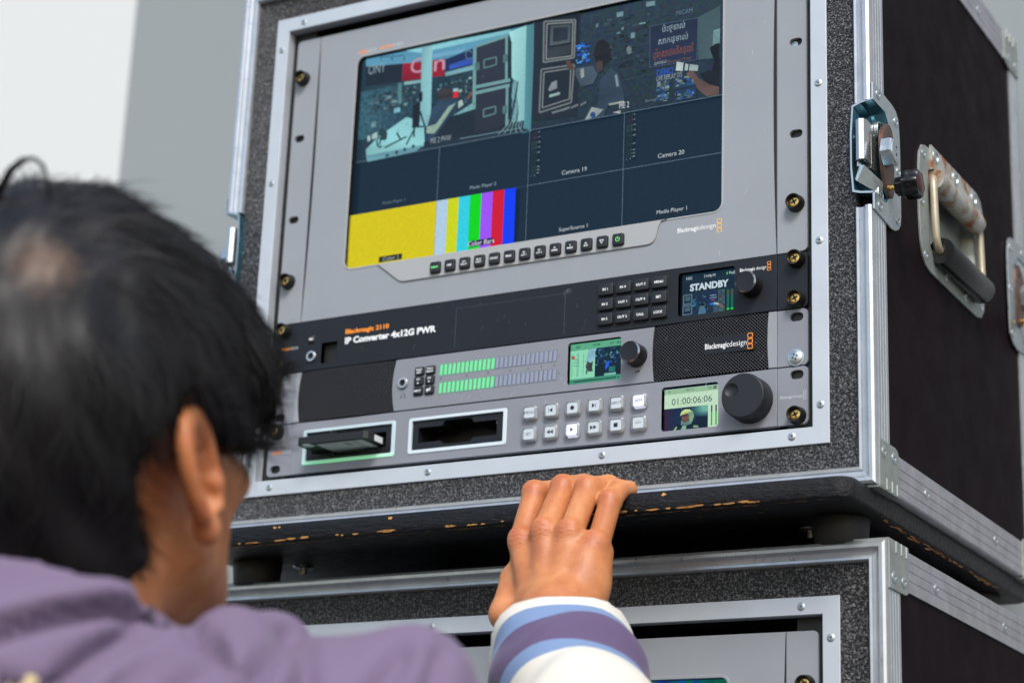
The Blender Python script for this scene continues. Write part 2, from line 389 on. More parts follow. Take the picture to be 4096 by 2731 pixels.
def rivet_obj(c, axis, parent, r=2.9, mat='zinc'):
    b = MB(); rivet(b, c, axis, r); b.mat = 'recess'
    b.lathe([(r * .2, 0), (r * .2, .5)], c, axis, 8)
    return b.build('rivet', parent, mat, 40)

FRONT_PROF = [(13.6, 16), (14.8, 16), (14.8, 11.5), (14.3, 11), (14.8, 10.5), (14.8, 6), (14.3, 5.5), (14.8, 5), (14.8, .5), (14.3, 0), (14.8, -.5), (14.8, -5),
              (14.4, -5.6), (14.8, -6.2), (14.8, -10.6), (13.9, -12.6), (12.0, -13.6), (9.6, -13.4), (8.4, -12.2), (7.9, -10.4), (7.0, -9.9), (4.2, -9.6), (3.4, -10.6), (1.6, -10.8), (.6, -9.6), (0, -6.2), (0, -5)]
def make_case(label, Y0, ztop, zbot, zopen0, zopen1, depth=392, latches=(), handle=None, board=True, feet=True, skip=()):
    """Y0 shifts the front; ztop/zbot = inner edges of the front extrusion frame"""
    t = thing('flight_case', label, 'flight case', (0, Y0, zbot - 13.6))
    def P(b, name, mat, smooth=35, par=None):
        o = b.build(name, par or t, mat, smooth)
        if par is None: o.location = (0, 0, -(zbot - 13.6) * MM)
        return o
    zt, zb = ztop + 13.6, zbot - 13.6
    b = MB(); fplate(b, rr4(-282, 282, zbot, ztop, .1, 1), [rr4(-251, 251, zopen0 - 4, zopen1 + 4, .1, 1)], 3, -6); P(b, 'foam_front_panel', 'foam', 0)
    for s in (1, -1):
        o_ = [(-4, zb + 2), (depth - 6, zb + 2), (depth - 6, zt - 2), (-4, zt - 2)]; hs_ = []
        if latches:
            nt_ = lambda f: [(f(-4), 241.5), (f(15), 241.5), (f(27.5), 228.5), (f(28.5), 179.5), (f(15), 165.5), (f(-4), 165.5)]
            o_ = o_[:3] + [(-4, zt - 2)] + nt_(lambda y: y)
            if s > 0: o_ = o_[:2] + nt_(lambda y: depth - 12 - y + (2 if y == -4 else 0))[::-1] + o_[2:]
            if s > 0 and handle: hs_ = [rr4(116.5, 246.5, 164.5, 236.5, 9, 5)]
        b = MB(); splate(b, o_, hs_, 286.5, 295.4)
        if s < 0: b.v = [(-x, y, z) for x, y, z in b.v]; b.f = [f[::-1] for f in b.f]
        P(b, 'side_panel', 'laminate', 0)
    b = MB(); b.box(-286, 286, 3.2, depth - 6, zt - 10, zt - 1); P(b, 'top_panel', 'laminate', 0)
    b = MB(); b.box(-286, 286, 3.2, depth - 6, zb + 1, zb + 10); P(b, 'bottom_panel', 'laminate', 0)
    b = MB(); b.box(-286, 286, depth - 16, depth - 7, zb + 10.5, zt - 10.5); P(b, 'back_panel', 'laminate', 0)
    # rack interior: rails and dark liner
    for s in (1, -1):
        b = MB(); b.box(s * 224, s * 250.5, 3.4, 6, zopen0, zopen1); b.box(s * 248, s * 250.8, 3.4, 300, zopen0 - 4, zopen1 + 4); P(b, 'rack_rail', 'black_plastic', 0)
    for za in (zopen1 + 1, zopen0 - 4):
        b = MB(); b.box(-250, 250, 3.5, 300, za, za + 3); P(b, 'rack_liner', 'deep_black', 0)
    # aluminium L trim round the opening
    prof = [(-.2, 2.5), (0, 2.5), (0, -7.2), (12.9, -7.2), (12.9, -6.02), (-.2 + 1.4, -6.02)][::-1]
    prof = [(0, 2.6), (0, -7.0), (.4, -7.5), (12.6, -7.5), (13, -7.2), (13, -6.05), (1.2, -6.05), (1.2, 2.6)]
    tr = {}
    for sd_ in ('bottom', 'right', 'top', 'left'):
        b = MB(); sweep_side(b, prof, -247.2, 247.2, zopen0, zopen1, sd_); tr[sd_] = P(b, 'opening_trim', 'trim', 25)
    for sd_, c in t_rivets(zopen0, zopen1):
        rivet_obj((c[0], -7.5, c[1]), (0, -1, 0), tr[sd_])
    # front and rear extrusion frames
    for sd_ in ('bottom', 'right', 'top', 'left'):
        if sd_ in ('right', 'left') and latches:
            segs = []; zz = zb - 0
            for (lz0, lz1) in latches: segs.append((zz, lz0)); zz = lz1
            segs.append((zz, zt))
            b = MB()
            for i, (a0, a1) in enumerate(segs):
                e0 = i == 0; e1 = i == len(segs) - 1; s = 1 if sd_ == 'right' else -1
                lo = [(s * (282 + o), y, (zbot - o) if e0 else a0) for o, y in FRONT_PROF]; hi = [(s * (282 + o), y, (ztop + o) if e1 else a1) for o, y in FRONT_PROF]
                b.loft([lo, hi] if s > 0 else [hi, lo], True, True)
            P(b, 'edge_extrusion', 'alu', 30)
        else:
            b = MB(); sweep_side(b, FRONT_PROF, -282, 282, zbot, ztop, sd_); P(b, 'edge_extrusion', 'alu', 30)
        b = MB(); rp = [(o, depth - 12 - y) for o, y in FRONT_PROF][::-1]; sweep_side(b, rp, -282, 282, zbot, ztop, sd_); P(b, 'edge_extrusion', 'alu', 30)
    # long side rails (L angles running back)
    rib = [0, 5.4, 5.9, 6.4, 12.4, 12.9, 13.4, 19.4, 19.9, 20.4, 26.4, 28.6]
    for s in (1, -1):
        for top in (1, -1):
            zc = zt if top > 0 else zb
            pr = [(s * 295.4, zc - top * 29)]
            for i, r in enumerate(rib[::-1]):
                pr.append((s * (296.9 - (.55 if i % 3 == 0 and 0 < i < 10 else 0)), zc - top * (r + .4)))
            pr += [(s * 296.3, zc + top * .5), (s * 294.6, zc + top * 1.3), (s * 268, zc + top * 1.3), (s * 268, zc - top * .0), (s * 295.4, zc)]
            A = [(x, 16.2, z) for x, z in pr]; B = [(x, depth - 28.4, z) for x, z in pr]
            b = MB(); b.loft([A, B] if s * top < 0 else [B, A], True, True); rail = P(b, 'side_rail', 'alu_worn', 30)
            ys = (98 - 17 * (Y0 > 5) + 17, 272, 200) if False else (97.4, 185, 272.6)
            for yy in ys[::(1 if True else 1)]:
                if abs(yy - 185) < 1: continue
                rivet_obj((s * 296.9, yy, zc - top * 15), (s, 0, 0), rail, 4.3)
            # corner brackets front and rear
            for rear in (0, 1):
                Q = lambda y: (depth - 12 - y) if rear else y
                o2 = [(Q(-10), zc + top * 1.6), (Q(-10), zc - top * 33), (Q(24), zc - top * 33), (Q(29), zc - top * 31.5), (Q(31.5), zc - top * 28), (Q(31.5), zc + top * 1.6)]
                b = MB(); splate(b, o2, [], 296.95, 298.3, .35)
                y0_, y1_ = sorted((Q(-10), Q(31.5))); zz0, zz1 = sorted((zc + top * 1.35, zc + top * 2.6)); b.box(266, 298.0, y0_, y1_, zz0, zz1)
                for rr_ in (4, 15.5, 26): b.tube([(298.2, Q(rr_), zc - top * 6), (298.2, Q(rr_), zc + top * 2)], 1.1, 8)
                if s < 0:
                    b.v = [(-x, y, z) for x, y, z in b.v]; b.f = [f[::-1] for f in b.f]
                br = P(b, 'corner_bracket', 'galv', 30)
                for yy in (-1, 20): rivet_obj((s * 298.3, Q(yy), zc - top * 24.3), (s, 0, 0), br, 4.3)
    if board:
        bo = MB(); lo = zb - 1.5
        L = lambda d, z: [(x, y, z) for x, y in inset(ccw(rr4(-291, 291, -36 - 12 if Y0 == 0 else -36, depth - 2, 13, 6)), d)]
        bo.loft([L(3.2, lo - 15.6), L(.9, lo - 14.6), L(0, lo - 12.4), L(0, lo - 3.5), L(1.0, lo - 1.0), L(3, lo)], True, True)
        for i in range(240):      # bare wood where the paint has chipped along the lower edge
            x = random.choice((-230, -190, -150, -60, 20, 95, 150, 190, 235)) + random.gauss(0, 34); wd = random.uniform(1, 6) * (2.2 if random.random() < .12 else 1); h_ = random.uniform(.5, 1.5)
            if abs(x) > 280: continue
            y_ = -44.8 + abs(random.gauss(0, 1.2)) if i < 170 else random.uniform(-44, 50)
            if y_ > -40: wd *= .7; h_ *= .35
            pts = [(x + wd * math.cos(a) * random.uniform(.5, 1), y_ + h_ * math.sin(a) * random.uniform(.3, 1.4)) for a in np.linspace(0, 2 * PI, 8)[:-1]]
            pts = [(p[0], max(p[1], -44.7)) for p in pts]
            bo.add([(p[0], p[1], lo - 15.75) for p in pts], [tuple(range(7))[::-1]], mat='rawwood')
            if i % 6 == 0:        # the same chips carry on round the arris
                t0 = random.uniform(.45, 1); q_ = [(x + wd * 1.5 * math.cos(a) * random.uniform(.5, 1), max(0, min(1, t0 + .5 * math.sin(a) * random.uniform(.3, 1)))) for a in np.linspace(0, 2 * PI, 8)[:-1]]
                bo.add([(p[0], -48 + .9 * p[1] - .08, lo - 12.4 - 2.2 * p[1] - .03) for p in q_], [tuple(range(7))], mat='rawwood')
        for i in range(46):
            y_ = random.uniform(30, 330); wd = random.uniform(2, 9); x = 287.6 - abs(random.gauss(0, 2.5))
            pts = [(min(287.7, x + random.uniform(.4, 1.6) * math.sin(a) * 1.2), y_ + wd * math.cos(a)) for a in np.linspace(0, 2 * PI, 8)[:-1]]
            bo.add([(p[0], p[1], lo - 15.75) for p in pts], [tuple(range(7))], mat='rawwood')
        for x in (-193, -188.5, -83, 149):      # nicks on the front edge
            pts = [(x + random.uniform(.6, 2.6) * math.cos(a), lo - 3.6 + random.uniform(.4, 1.6) * math.sin(a)) for a in np.linspace(0, 2 * PI, 8)[:-1]]
            bo.add([(p[0], -48.1, p[1]) for p in pts], [tuple(range(7))], mat='rawwood')
        P(bo, 'base_board', 'board', 40)
        if feet:
            for x in (-258, 258):
                for y in (20, 340):
                    b = MB(); zf = lo - 15.7; b.lathe([(20.5, 0), (21, 1), (19, 19.5), (18, 21)], (x, y, zf), (0, 0, -1), 28); ft = P(b, 'rubber_foot', 'rubber', 40)
            for x in (-228, 226):
                b = MB(); b.lathe([(9, 0), (8.6, .8), (5, 1.6), (4.8, 1.8)], (x, 44, lo - 15.65), (0, 0, -1), 20); b.lathe([(3.2, 1.8), (3.2, 7)], (x, 44, lo - 15.65), (0, 0, -1), 10); P(b, 'base_bolt', 'steel', 40)
    if latches:
        z0 = latches[0][0]; base = make_latch(); 
        base.parent = t; base.location = (0, 0, -(zbot - 13.6) * MM)
        l2 = dup(base, t, 0, 0, 0); l2.scale = (1, -1, 1); l2.location = (0, (depth - 12) * MM, -(zbot - 13.6) * MM)
        l3 = dup(base, t, 0, 0, 0); l3.scale = (-1, 1, 1); l3.location = (0, 0, -(zbot - 13.6) * MM)
    if handle:
        h_ = make_handle(); h_.parent = t; h_.location = (0, 0, -(zbot - 13.6) * MM)
    return t
def t_rivets(z0, z1):
    out = []
    for z in (z0 + 16, z0 + 141.5, z0 + 268, z1 - 17): out += [('right', (253.6, z)), ('left', (-253.6, z))]
    for x in (-231.5, -77, 78, 231.5): out += [('bottom', (x, z0 - 6)), ('top', (x, z1 + 6))]
    return out

# ---- butterfly latch in its dish on the right flank (world mm)
def make_latch():
    pl = [(-12.5, 254), (9.7, 253.5), (30, 252.6), (39, 250.5), (44.5, 245.8), (46.8, 232), (47.5, 215), (47, 167), (45.6, 160), (41, 155), (34, 151.8), (25, 150.3), (0, 152.6), (-12.5, 153.6)]
    op = [(-12.5, 240), (14, 240), (26, 228), (27, 180), (14, 167), (-12.5, 167)]
    outline = pl[:1] + pl[1:]
    b = MB()
    poly = [(-12.5, 254)] + pl[1:-1] + [(-12.5, 153.6), (-12.5, 167), (14, 167), (26, 180), (27, 228), (14, 240), (-12.5, 240)]
    splate(b, poly, [], 296.95, 298.3, .3)
    root = b.build('butterfly_latch', None, 'zinc', 30)
    # dish: trough open to the front
    b = MB()
    rim = [(298.2, -13, 240), (298.2, 14, 240), (298.2, 26, 228), (298.2, 27, 180), (298.2, 14, 167), (298.2, -13, 167)]
    mid = [(288.5, -13, 238.2), (288.5, 10, 237), (288.5, 20, 225), (288.5, 20.5, 183), (288.5, 10, 170), (288.5, -13, 168.3)]
    mi2 = [(283.0, -13, 236), (283.0, 7, 233), (283.0, 14, 222), (283.0, 14, 186), (283.0, 7, 174), (283.0, -13, 170)]
    low = [(281.5, -13, 214), (281.5, 2, 213), (281.5, 8, 211), (281.5, 8, 196), (281.5, 2, 191), (281.5, -13, 189)]
    def off(l): return [(x - 1.3, y, z + (1.3 if z > 203 else -1.3)) for x, y, z in l]
    L = [rim, mid, mi2, low]
    n = 6
    for A, B in zip(L[:-1], L[1:]):
        b.loft([B, A], False, False, closed=False)
    b.add(low, [(5, 4, 3, 2, 1, 0)])
    O = [off(l) for l in L]
    for A, B in zip(O[:-1], O[1:]): b.loft([A, B], False, False, closed=False)
    b.add(O[-1], [(0, 1, 2, 3, 4, 5)])
    edge = [rim[0], mid[0], mi2[0], low[0], low[5], mi2[5], mid[5], rim[5]]; eo = off(edge)
    b.loft([edge, eo], False, False, closed=False, mat='zinc')
    b.build('latch_dish', root, 'blue_zinc', 40)
    # hook arm: curled hook towards the front, box body
    b = MB()
    b.loft([[(x, y, z) for x, y in [(284.5, -10), (285, -13.5), (288, -15.6), (291.5, -14.5), (292.6, -11), (292.6, 3), (291, 3), (291, -10), (289.5, -12.8), (287.2, -12.6), (286.4, -10)]] for z in (193, 225)], True, True)
    b.box(286, 292.8, -2, 12, 190, 217); b.box(284, 287.5, -9, 6, 190, 196)
    b.build('latch_hook', root, 'steel', 30)
    b = MB(); b.loft([[(287, -12, 189), (290.4, -12, 189), (298, 9, 181), (297, 9, 178), (287, -12, 186)], [(283.5, -12, 178.5), (285, -12, 177), (296, 9, 172), (294.5, 9, 172), (283, -12, 180)]], True, True); b.build('latch_bracket', root, 'zinc', 30)
    # springs
    for zc in (224, 173):
        b = MB()
        for q in range(3):
            b.tube([(291.5 + q * 1.7, 10 + 5.6 * math.cos(a), zc + 6.2 * math.sin(a)) for a in np.linspace(0, 2 * PI, 17)], .85, 6, False)
        b.build('coil_spring', root, 'zinc', 60)
    # cam plate (brown), nut, screw, knob
    b = MB(); cam_o = [(1, 212), (2.5, 219), (8, 226), (15, 230.6), (20, 231), (25, 228), (28, 221), (28.6, 205), (28.4, 190), (27.6, 180), (24.5, 174), (19, 172.2), (13, 174.5), (8, 181), (4, 190), (1.5, 200)]
    splate(b, cam_o, [circ(20, 220, 2.3, 14)], 297.2, 300, .5); cp = b.build('cam_plate', root, 'brown', 30)
    b = MB(); hx = [(6.5 + 11.5 * math.cos(math.radians(a)), 203.5 + 11.5 * math.sin(math.radians(a))) for a in range(12, 372, 60)]
    splate(b, hx, [], 300.05, 308, 1.0); b.lathe([(9.6, 0), (8.6, 1.0), (0.1, 1.3)], (308, 6.5, 203.5), (1, 0, 0), 24)
    b.mat = 'recess'
    for dz in (3.2, -2.6): b.lathe([(1.1, 0), (1.1, .25)], (309.1, 6.5, 203.5 + dz), (1, 0, 0), 10)
    b.build('hex_nut', root, 'zinc', 30)
    b = MB()
    for q in range(8): b.lathe([(2.6, 0), (3.2, .65), (2.6, 1.3)], (288.2 + q * 1.3, 15.5, 179), (1, 0, 0), 12, True, True)
    b.lathe([(2.2, 0), (2.2, 8)], (300, 15.5, 179), (1, 0, 0), 12); b.build('cam_screw', root, 'brass', 30)
    b = MB()
    def star(x, r): return [(x, 15.5 + r * (1 + .09 * math.cos(6 * a)) * math.cos(a), 179 + r * (1 + .09 * math.cos(6 * a)) * math.sin(a)) for a in np.linspace(0, 2 * PI, 49)[:-1]]
    b.loft([star(305.5, 6), star(306, 6.6), star(311, 6.6), star(312, 9.8), star(313, 10.3), star(322, 10.6), star(324, 9.6)], True, True)
    b.lathe([(7.6, 0), (6.4, .8), (.1, 1.0)], (324, 15.5, 179), (1, 0, 0), 24, mat='knob_red_reflection'); b.build('latch_knob', root, 'grip', 40)
    for y, z in ((-1, 248), (38.5, 241.3), (42.2, 201.8), (0, 159.5), (38.9, 161.5)): rivet_obj((298.3, y, z), (1, 0, 0), root, 4.0)
    return root
def make_handle():
    pl = ccw([(112, 251), (104, 248.5), (97.5, 240), (95, 225), (94, 190), (96, 168), (101, 155), (108, 149), (118, 146.8), (240, 146.2), (252, 149), (260, 157), (263.4, 175), (264.6, 215), (264.2, 246), (259, 255), (247, 259.2), (223, 257.6), (165, 256), (126, 253)])
    pl = [(p[0] - .0, p[1]) for p in pl]
    op = rr4(117, 246, 165, 236, 9, 5)
    b = MB(); splate(b, pl, [op], 295.6, 297.2, .35); root = b.build('recessed_handle', None, 'galv', 30)
    b = MB(); oc = ccw(op); b.loft([[(x, p[0], p[1]) for p in inset(oc, d)] for d, x in ((0, 296.9), (2.2, 295.2), (4.5, 286), (5, 284))], False, True)
    b.f = [f[::-1] for f in b.f]; b.build('handle_dish', root, 'galv', 40)
    b = MB(); tube = [(299.5, y, 226) for y in np.linspace(124, 236, 15)]
    b.tube(tube, 8.6, 18); 
    for y in (134, 226): b.tube([(299.5, y - 6, 226), (299.5, y - 3, 226), (299.5, y + 3, 226), (299.5, y + 6, 226)], [8.6, 9.3, 9.3, 8.6], 16)
    b.loft([[(295.9, 122, 234), (295.9, 240, 234), (300.5, 240, 234), (300.5, 122, 234)], [(297.3, 122, 255), (297.3, 240, 256.5), (298.8, 240, 256.5), (298.8, 122, 255)]], True, True)
    b.build('spring_housing', root, 'rust', 40)
    for y in (130, 181, 231):
        b = MB(); b.lathe([(6.5, 0), (6.2, 1.4), (4, 1.9), (3.6, 1.0), (.1, .9)], (298.9, y, 247), (1, 0, 0), 18, mat='zinc'); b.lathe([(3.4, 1.05), (.1, 1.1)], (298.9, y, 247), (1, 0, 0), 12, mat='rust'); b.build('housing_stud', root, 'zinc', 40)
    b = MB(); b.tube([(299.5, 122, 226), (300.5, 120, 224), (301, 119, 215), (301.5, 118.5, 195), (302, 119, 176), (302.5, 121, 169), (302.5, 125, 166), (302.5, 134, 166)], 3.1, 12); b.build('bail', root, 'cream_wire', 60); b = MB()
    b.tube([(299.5, 238, 226), (300.5, 240, 224), (301, 241, 215), (301.5, 241, 195), (302, 240.5, 176), (302.5, 239, 169), (302.5, 235, 166), (302.5, 228, 166)], 3.1, 12); b.build('bail', root, 'cream_wire', 60)
    b = MB(); b.lathe([(6, 0), (10.4, .2), (10.9, 1), (10.9, 108), (10.4, 109), (6, 109.2)], (303.5, 126, 166), (0, 1, 0), 28, True, True); b.build('handle_grip', root, 'grip', 40)
    for y, z in ((107, 242), (101.5, 200), (107, 157), (157, 155), (207, 154), (252, 158), (256.5, 200), (257, 243), (213, 251), (155, 250)): rivet_obj((297.2, y, z), (1, 0, 0), root, 3.9)
    return root
upper = make_case('upper black flight case with aluminium edges and rack front, resting on rubber feet', 0, 442.5, -36.9, -4.6, 408, latches=((157, 240),), handle=True)
LZ = -102.0
lower = make_case('lower black flight case under the first, with only its top edge and rack corner showing', 17, LZ, -1575, -1540, LZ - 35.2, board=False)

# ================================================================== RACK GEAR
def cup_screw(parent, x, z, y=0, big=True, silver=False):
    b = MB()
    if silver:
        b.lathe([(6.6, 0), (6.4, .7), (5.2, .9)], (x, y, z), (0, -1, 0), 24); b.lathe([(5.4, .8), (5.2, 1.8), (3.6, 2.7), (.1, 3.1)], (x, y, z), (0, -1, 0), 24)
        b.mat = 'recess'
        for a in (20, 110):
            q = Vector((math.cos(math.radians(a)), 0, math.sin(math.radians(a)))); n = Vector((-q.z, 0, q.x))
            pts = [Vector((x, y - 3.05, z)) + q * 2.6 * s + n * .55 * t_ for s, t_ in ((-1, -1), (1, -1), (1, 1), (-1, 1))]; pts = [Vector((p.x, y - (3.2 if abs(p.x - x) + abs(p.z - z) < 1.2 else 3.0), p.z)) for p in pts]
            b.add([tuple(p) for p in pts], [(0, 1, 2, 3)])
        return b.build('rack_screw', parent, 'zinc', 40)
    b.lathe([(.1, 4.9), (2.4, 5.3), (4.2, 4.6), (4.3, 4.0)][::-1], (x, y, z), (0, -1, 0), 20)
    b.mat = 'recess'
    for a in (25, 115):
        q = Vector((math.cos(math.radians(a)), 0, math.sin(math.radians(a)))); n = Vector((-q.z, 0, q.x))
        b.add([tuple(Vector((x, y - 5.42, z)) + q * 2.6 * s + n * .6 * t_) for s, t_ in ((-1, -1), (1, -1), (1, 1), (-1, 1))], [(0, 1, 2, 3)])
    sc = b.build('rack_screw', parent, 'brass', 40)
    b = MB(); b.lathe([(6.9, 0), (6.9, .8), (6.4, 2.2), (6.0, 7.4), (5.7, 7.9), (5.2, 7.9), (4.7, 7.2), (4.4, 3.8), (4.3, 3.6)], (x, y, z), (0, -1, 0), 28, False, False); b.build('cup_washer', sc, 'black_plastic', 40)
    return sc
def logo(parent, x0, x1, zb, zh, sx0, sx1, sz0, sz1, y, ink='white_ink', sq='amber_ink', space=False):
    b = MB(); xm = x0 + (x1 - x0) * .585
    text(b, 'Blackmagic', x0, xm - .3, zb, zb + zh, y, .012); text(b, 'design', xm + (.6 if space else .1), x1, zb, zb + zh, y, -.006 if zh > 3 else 0)
    h_ = (sz1 - sz0) / 3
    for i in range(3):
        o = rr4(sx0, sx1, sz0 + i * h_ + .12, sz0 + (i + 1) * h_ - .12, .9, 4); lw = (sx1 - sx0) * .13
        fplate(b, o, [inset(ccw(o), lw)], y + .04, y, mat=sq)
    return b.build('logo', parent, ink, 0)
def key(parent, cx, cz, w_, h_, y0, y1, mat, lines, ink='white_ink', th=None, r=1.6, bold=.02, name='button'):
    b = MB(); o = rrect(cx, cz, w_, h_, r, 4); o = ccw(o)
    b.loft([[(p[0], y, p[1]) for p in inset(o, d)] for d, y in ((-.35, y0), (0, y0 - .3), (.05, y1 + .7), (.3, y1 + .2), (.8, y1))][::1], False, True)
    k = b.build(name, parent, mat, 50)
    if lines:
        b = MB()
        if callable(lines): lines(b, cx, cz, y1 - .06)
        else:
            n = len(lines); th = th or 1.8
            for i, s in enumerate(lines): textc(b, s, cx, cz + (n - 1) * th * .75 - i * th * 1.5, th, y1 - .06, bold, wmax=w_ * .86)
        b.build('legend', k, ink, 0)
    return k
def ear(parent, side, z0, z1, holes, mat, y=0, inner=217.2, r=4):
    b = MB(); s = side; o = rr4(s * inner, s * 241.3, z0, z1, .05, 2)
    # round only the two outer corners
    o = []
    for (x, z, a0) in ((241.3, z0, -90), (241.3, z1, 0)):
        cx, cz = x - r, z + (r if z == z0 else -r)
        for i in range(7):
            a = math.radians(a0 + 90 * i / 6); o.append((cx + r * math.cos(a), cz + r * math.sin(a)))
    o += [(inner, z1), (inner, z0)]; o = [(s * p[0], p[1]) for p in o]
    fplate(b, o, holes, 3.0, 0, .25)
    return b.build('rack_ear', parent, mat, 30)
def edge_shade(parent, z0, z1, s=1):       # dark sliver painted as the shade on the faceplate's curved edge
    b = MB(); zc = (z0 + z1) / 2; h = (z1 - z0) / 2
    fpoly(b, [(s * (214.2 + 2.4 * abs((q / 8) - 1) ** 2), z0 + 2 * h * q / 16) for q in range(17)] + [(s * 217.0, z1), (s * 217.0, z0)], -.05); return b.build('panel_edge_shade', parent, 'recess', 0)
def faceplate(parent, z0, z1, holes, mat, y=-.0, x0=-217, x1=217, thick=6):
    b = MB(); fplate(b, rr4(x0, x1, z0, z1, .3, 2), holes, y + thick, y, .35); return b.build('faceplate', parent, mat, 30)

class Screen:
    """a lit panel: flat coloured shapes, each a hair nearer the viewer than the one below"""
    def __init__(s, y): s.b = MB(); s.b.mat = 'display'; s.y = y
    def step(s): s.y -= .003; return s.y
    pic = False
    def poly(s, pts, c):
        n0 = len(s.b.f); v0 = len(s.b.v); fpoly(s.b, pts, s.step(), col=lin(c))
        if s.pic and len(pts) > 3:        # video picture: soft uneven tone over every shape
            k = [random.uniform(.72, 1.25) for _ in pts]; L = lin(c)
            for i in range(n0, len(s.b.f)): s.b.c[i] = [tuple(x * k[q - v0] for x in L) for q in s.b.f[i]]
    def rect(s, x0, x1, z0, z1, c): s.poly([(x0, z0), (x1, z0), (x1, z1), (x0, z1)], c)
    def line(s, a, b, wd, c): line(s.b, a, b, wd, s.step(), col=lin(c))
    def pl(s, pts, wd, c):
        y = s.step()
        for a, b in zip(pts[:-1], pts[1:]): line(s.b, a, b, wd, y, col=lin(c))
    def text(s, t, x0, x1, z0, z1, c, bold=0): text(s.b, t, x0, x1, z0, z1, s.step(), bold, col=lin(c))
    def textc(s, t, cx, cz, h, c, bold=0, wmax=None): textc(s.b, t, cx, cz, h, s.step(), bold, wmax, col=lin(c))
    def grid(s, x0, x1, z0, z1, nx, nz, fn):
        """soft picture area: a grid of small faces coloured by fn(u, v)"""
        y = s.step(); vs = []; fs = []
        for j in range(nz):
            for i in range(nx):
                a, b_ = x0 + (x1 - x0) * i / nx, x0 + (x1 - x0) * (i + 1) / nx; c, d = z0 + (z1 - z0) * j / nz, z0 + (z1 - z0) * (j + 1) / nz
                s.b.add([(a, y, c), (b_, y, c), (b_, y, d), (a, y, d)], [(0, 1, 2, 3)], col=lin(fn((i + .5) / nx, (j + .5) / nz)))
    def build(s, name, parent): return s.b.build(name, parent, 'display', 0, col=True)
def mixc(a, b, t): return tuple(a[i] + (b[i] - a[i]) * t for i in range(3))
def clutter(s, x0, x1, z0, z1, n, cols, w_=(.6, 2.5), h_=(.4, 1.5)):
    for _ in range(n):
        a, b = random.uniform(*w_), random.uniform(*h_); x = random.uniform(x0, x1 - a); z = random.uniform(z0, z1 - b); s.rect(x, x + a, z, z + b, random.choice(cols))

# ---------------------------------------------------------------- monitor (6U)
ZM0, ZM1 = 133.6, 399.6
mon = thing('rack_monitor', 'grey rack monitor with a wide multiview screen above the black converter', 'monitor', (0, 0, 0))
fp_screen = rr4(-175.6, 171.4, 175.6, 371.2, 7, 6)
faceplate(mon, ZM0, ZM1, [fp_screen], 'grey', 0, -217, 217, 9)
H4 = lambda s: [slot(s * 232.55, z, 10.5, 6.6) for z in (ZM0 + 38.0, 228.6, 304.8, ZM1 - 38.0)]
for s in (1, -1): ear(mon, s, ZM0, ZM1, H4(s), 'grey'); edge_shade(mon, ZM0 + .4, ZM1 - .4, s)
for s, z in ((1, ZM0 + 38), (-1, ZM0 + 38), (-1, ZM1 - 38), (1, ZM1 - 38)): cup_screw(mon, s * 232.55, z)
b = MB(); fplate(b, slot(228.5, 304.2, 9, 7.5), [], 4.2, 3.3); b.build('cage_nut', mon, 'zinc', 30)
# recessed bezel rim
b = MB(); o = ccw(fp_screen); loops = [(1.6, 0, -.12), (1.3, 0, -.5), (.2, 0, -.55), (-.1, 0, 0)]
b.loft([[(p[0], y, p[1]) for p in inset(o, -d)] for d, _, y in ((1.5, 0, -.05), (1.2, 0, -.4), (.3, 0, -.45), (-.05, 0, -.1))], False, False)
b.build('screen_bezel', mon, 'grey_light', 40)
b = MB(); b.loft([[(p[0], y, p[1]) for p in inset(o, .02)] for y in (8, 0)], False, False); b.build('screen_recess', mon, 'recess', 40)
# chin under the screen that carries the buttons
b = MB(); chin = [(-142, 175.4), (-119.5, 157.6), (-116, 156.1), (109, 156.1), (113.4, 157), (116.6, 160.5), (118.6, 170), (120.6, 174.2), (126, 175.6), (136, 176.6), (120, 176.6), (60, 174.6), (-60, 174.6)]
chin = [(-142, 175.2), (-120.5, 158.2), (-118, 156.8), (-114, 156.1), (108, 156.1), (112, 156.5), (115, 158.6), (116.8, 162), (118.6, 170), (121, 174), (126, 175.2)]
fplate(b, chin, [], .3, -1.3, .5); b.build('button_strip', mon, 'grey_light', 40)
names = [['INPUT'], ['DISP'], ['H/V', 'DELAY'], ['BLUE', 'ONLY'], ['ZOOM'], ['PEAK'], ['3D', 'LUT 1'], ['3D', 'LUT 2'], ['H', 'MARK'], ['V', 'MARK']]
def tri(up):
    def f(b, cx, cz, y):
        s = 1 if up else -1; o = ccw([(cx - 1.9, cz - s * 1.7), (cx + 1.9, cz - s * 1.7), (cx, cz + s * 1.9)]); fplate(b, o, [inset(o, .45)], y + .03, y)
    return f
def powr(b, cx, cz, y):
    out = [(cx + 1.9 * math.sin(a), cz + 1.9 * math.cos(a)) for a in np.linspace(.55, 2 * PI - .55, 22)]; inn = [(cx + 1.45 * math.sin(a), cz + 1.45 * math.cos(a)) for a in np.linspace(.55, 2 * PI - .55, 22)]
    fpoly(b, out + inn[::-1], y); b2 = rr4(cx - .25, cx + .25, cz + .2, cz + 2.3, .1, 2); fpoly(b, b2, y)
for i in range(13):
    x = -83.1 + i * 13.98; W_ = 9.9
    if i < 10: what, ink, th_ = names[i], 'lit_green_text' if i == 0 else 'white_ink', 1.75 if len(names[i]) == 1 else 1.5
    else: what, ink, th_ = (tri(True), tri(False), powr)[i - 10], 'lit_green_text' if i == 12 else 'white_ink', None
    k = key(mon, x, 163.7, W_, 10.1, -1.3, -3.6, 'black_key', what, ink, th_, 1.9, .03)
    b = MB(); fplate(b, rrect(x, 163.7, W_ + 1.5, 11.6, 2.2, 4), [rrect(x, 163.7, W_ + .3, 10.5, 1.7, 4)], -1.0, -1.45, .1); b.build('button_rim', k, 'grey_light', 30)

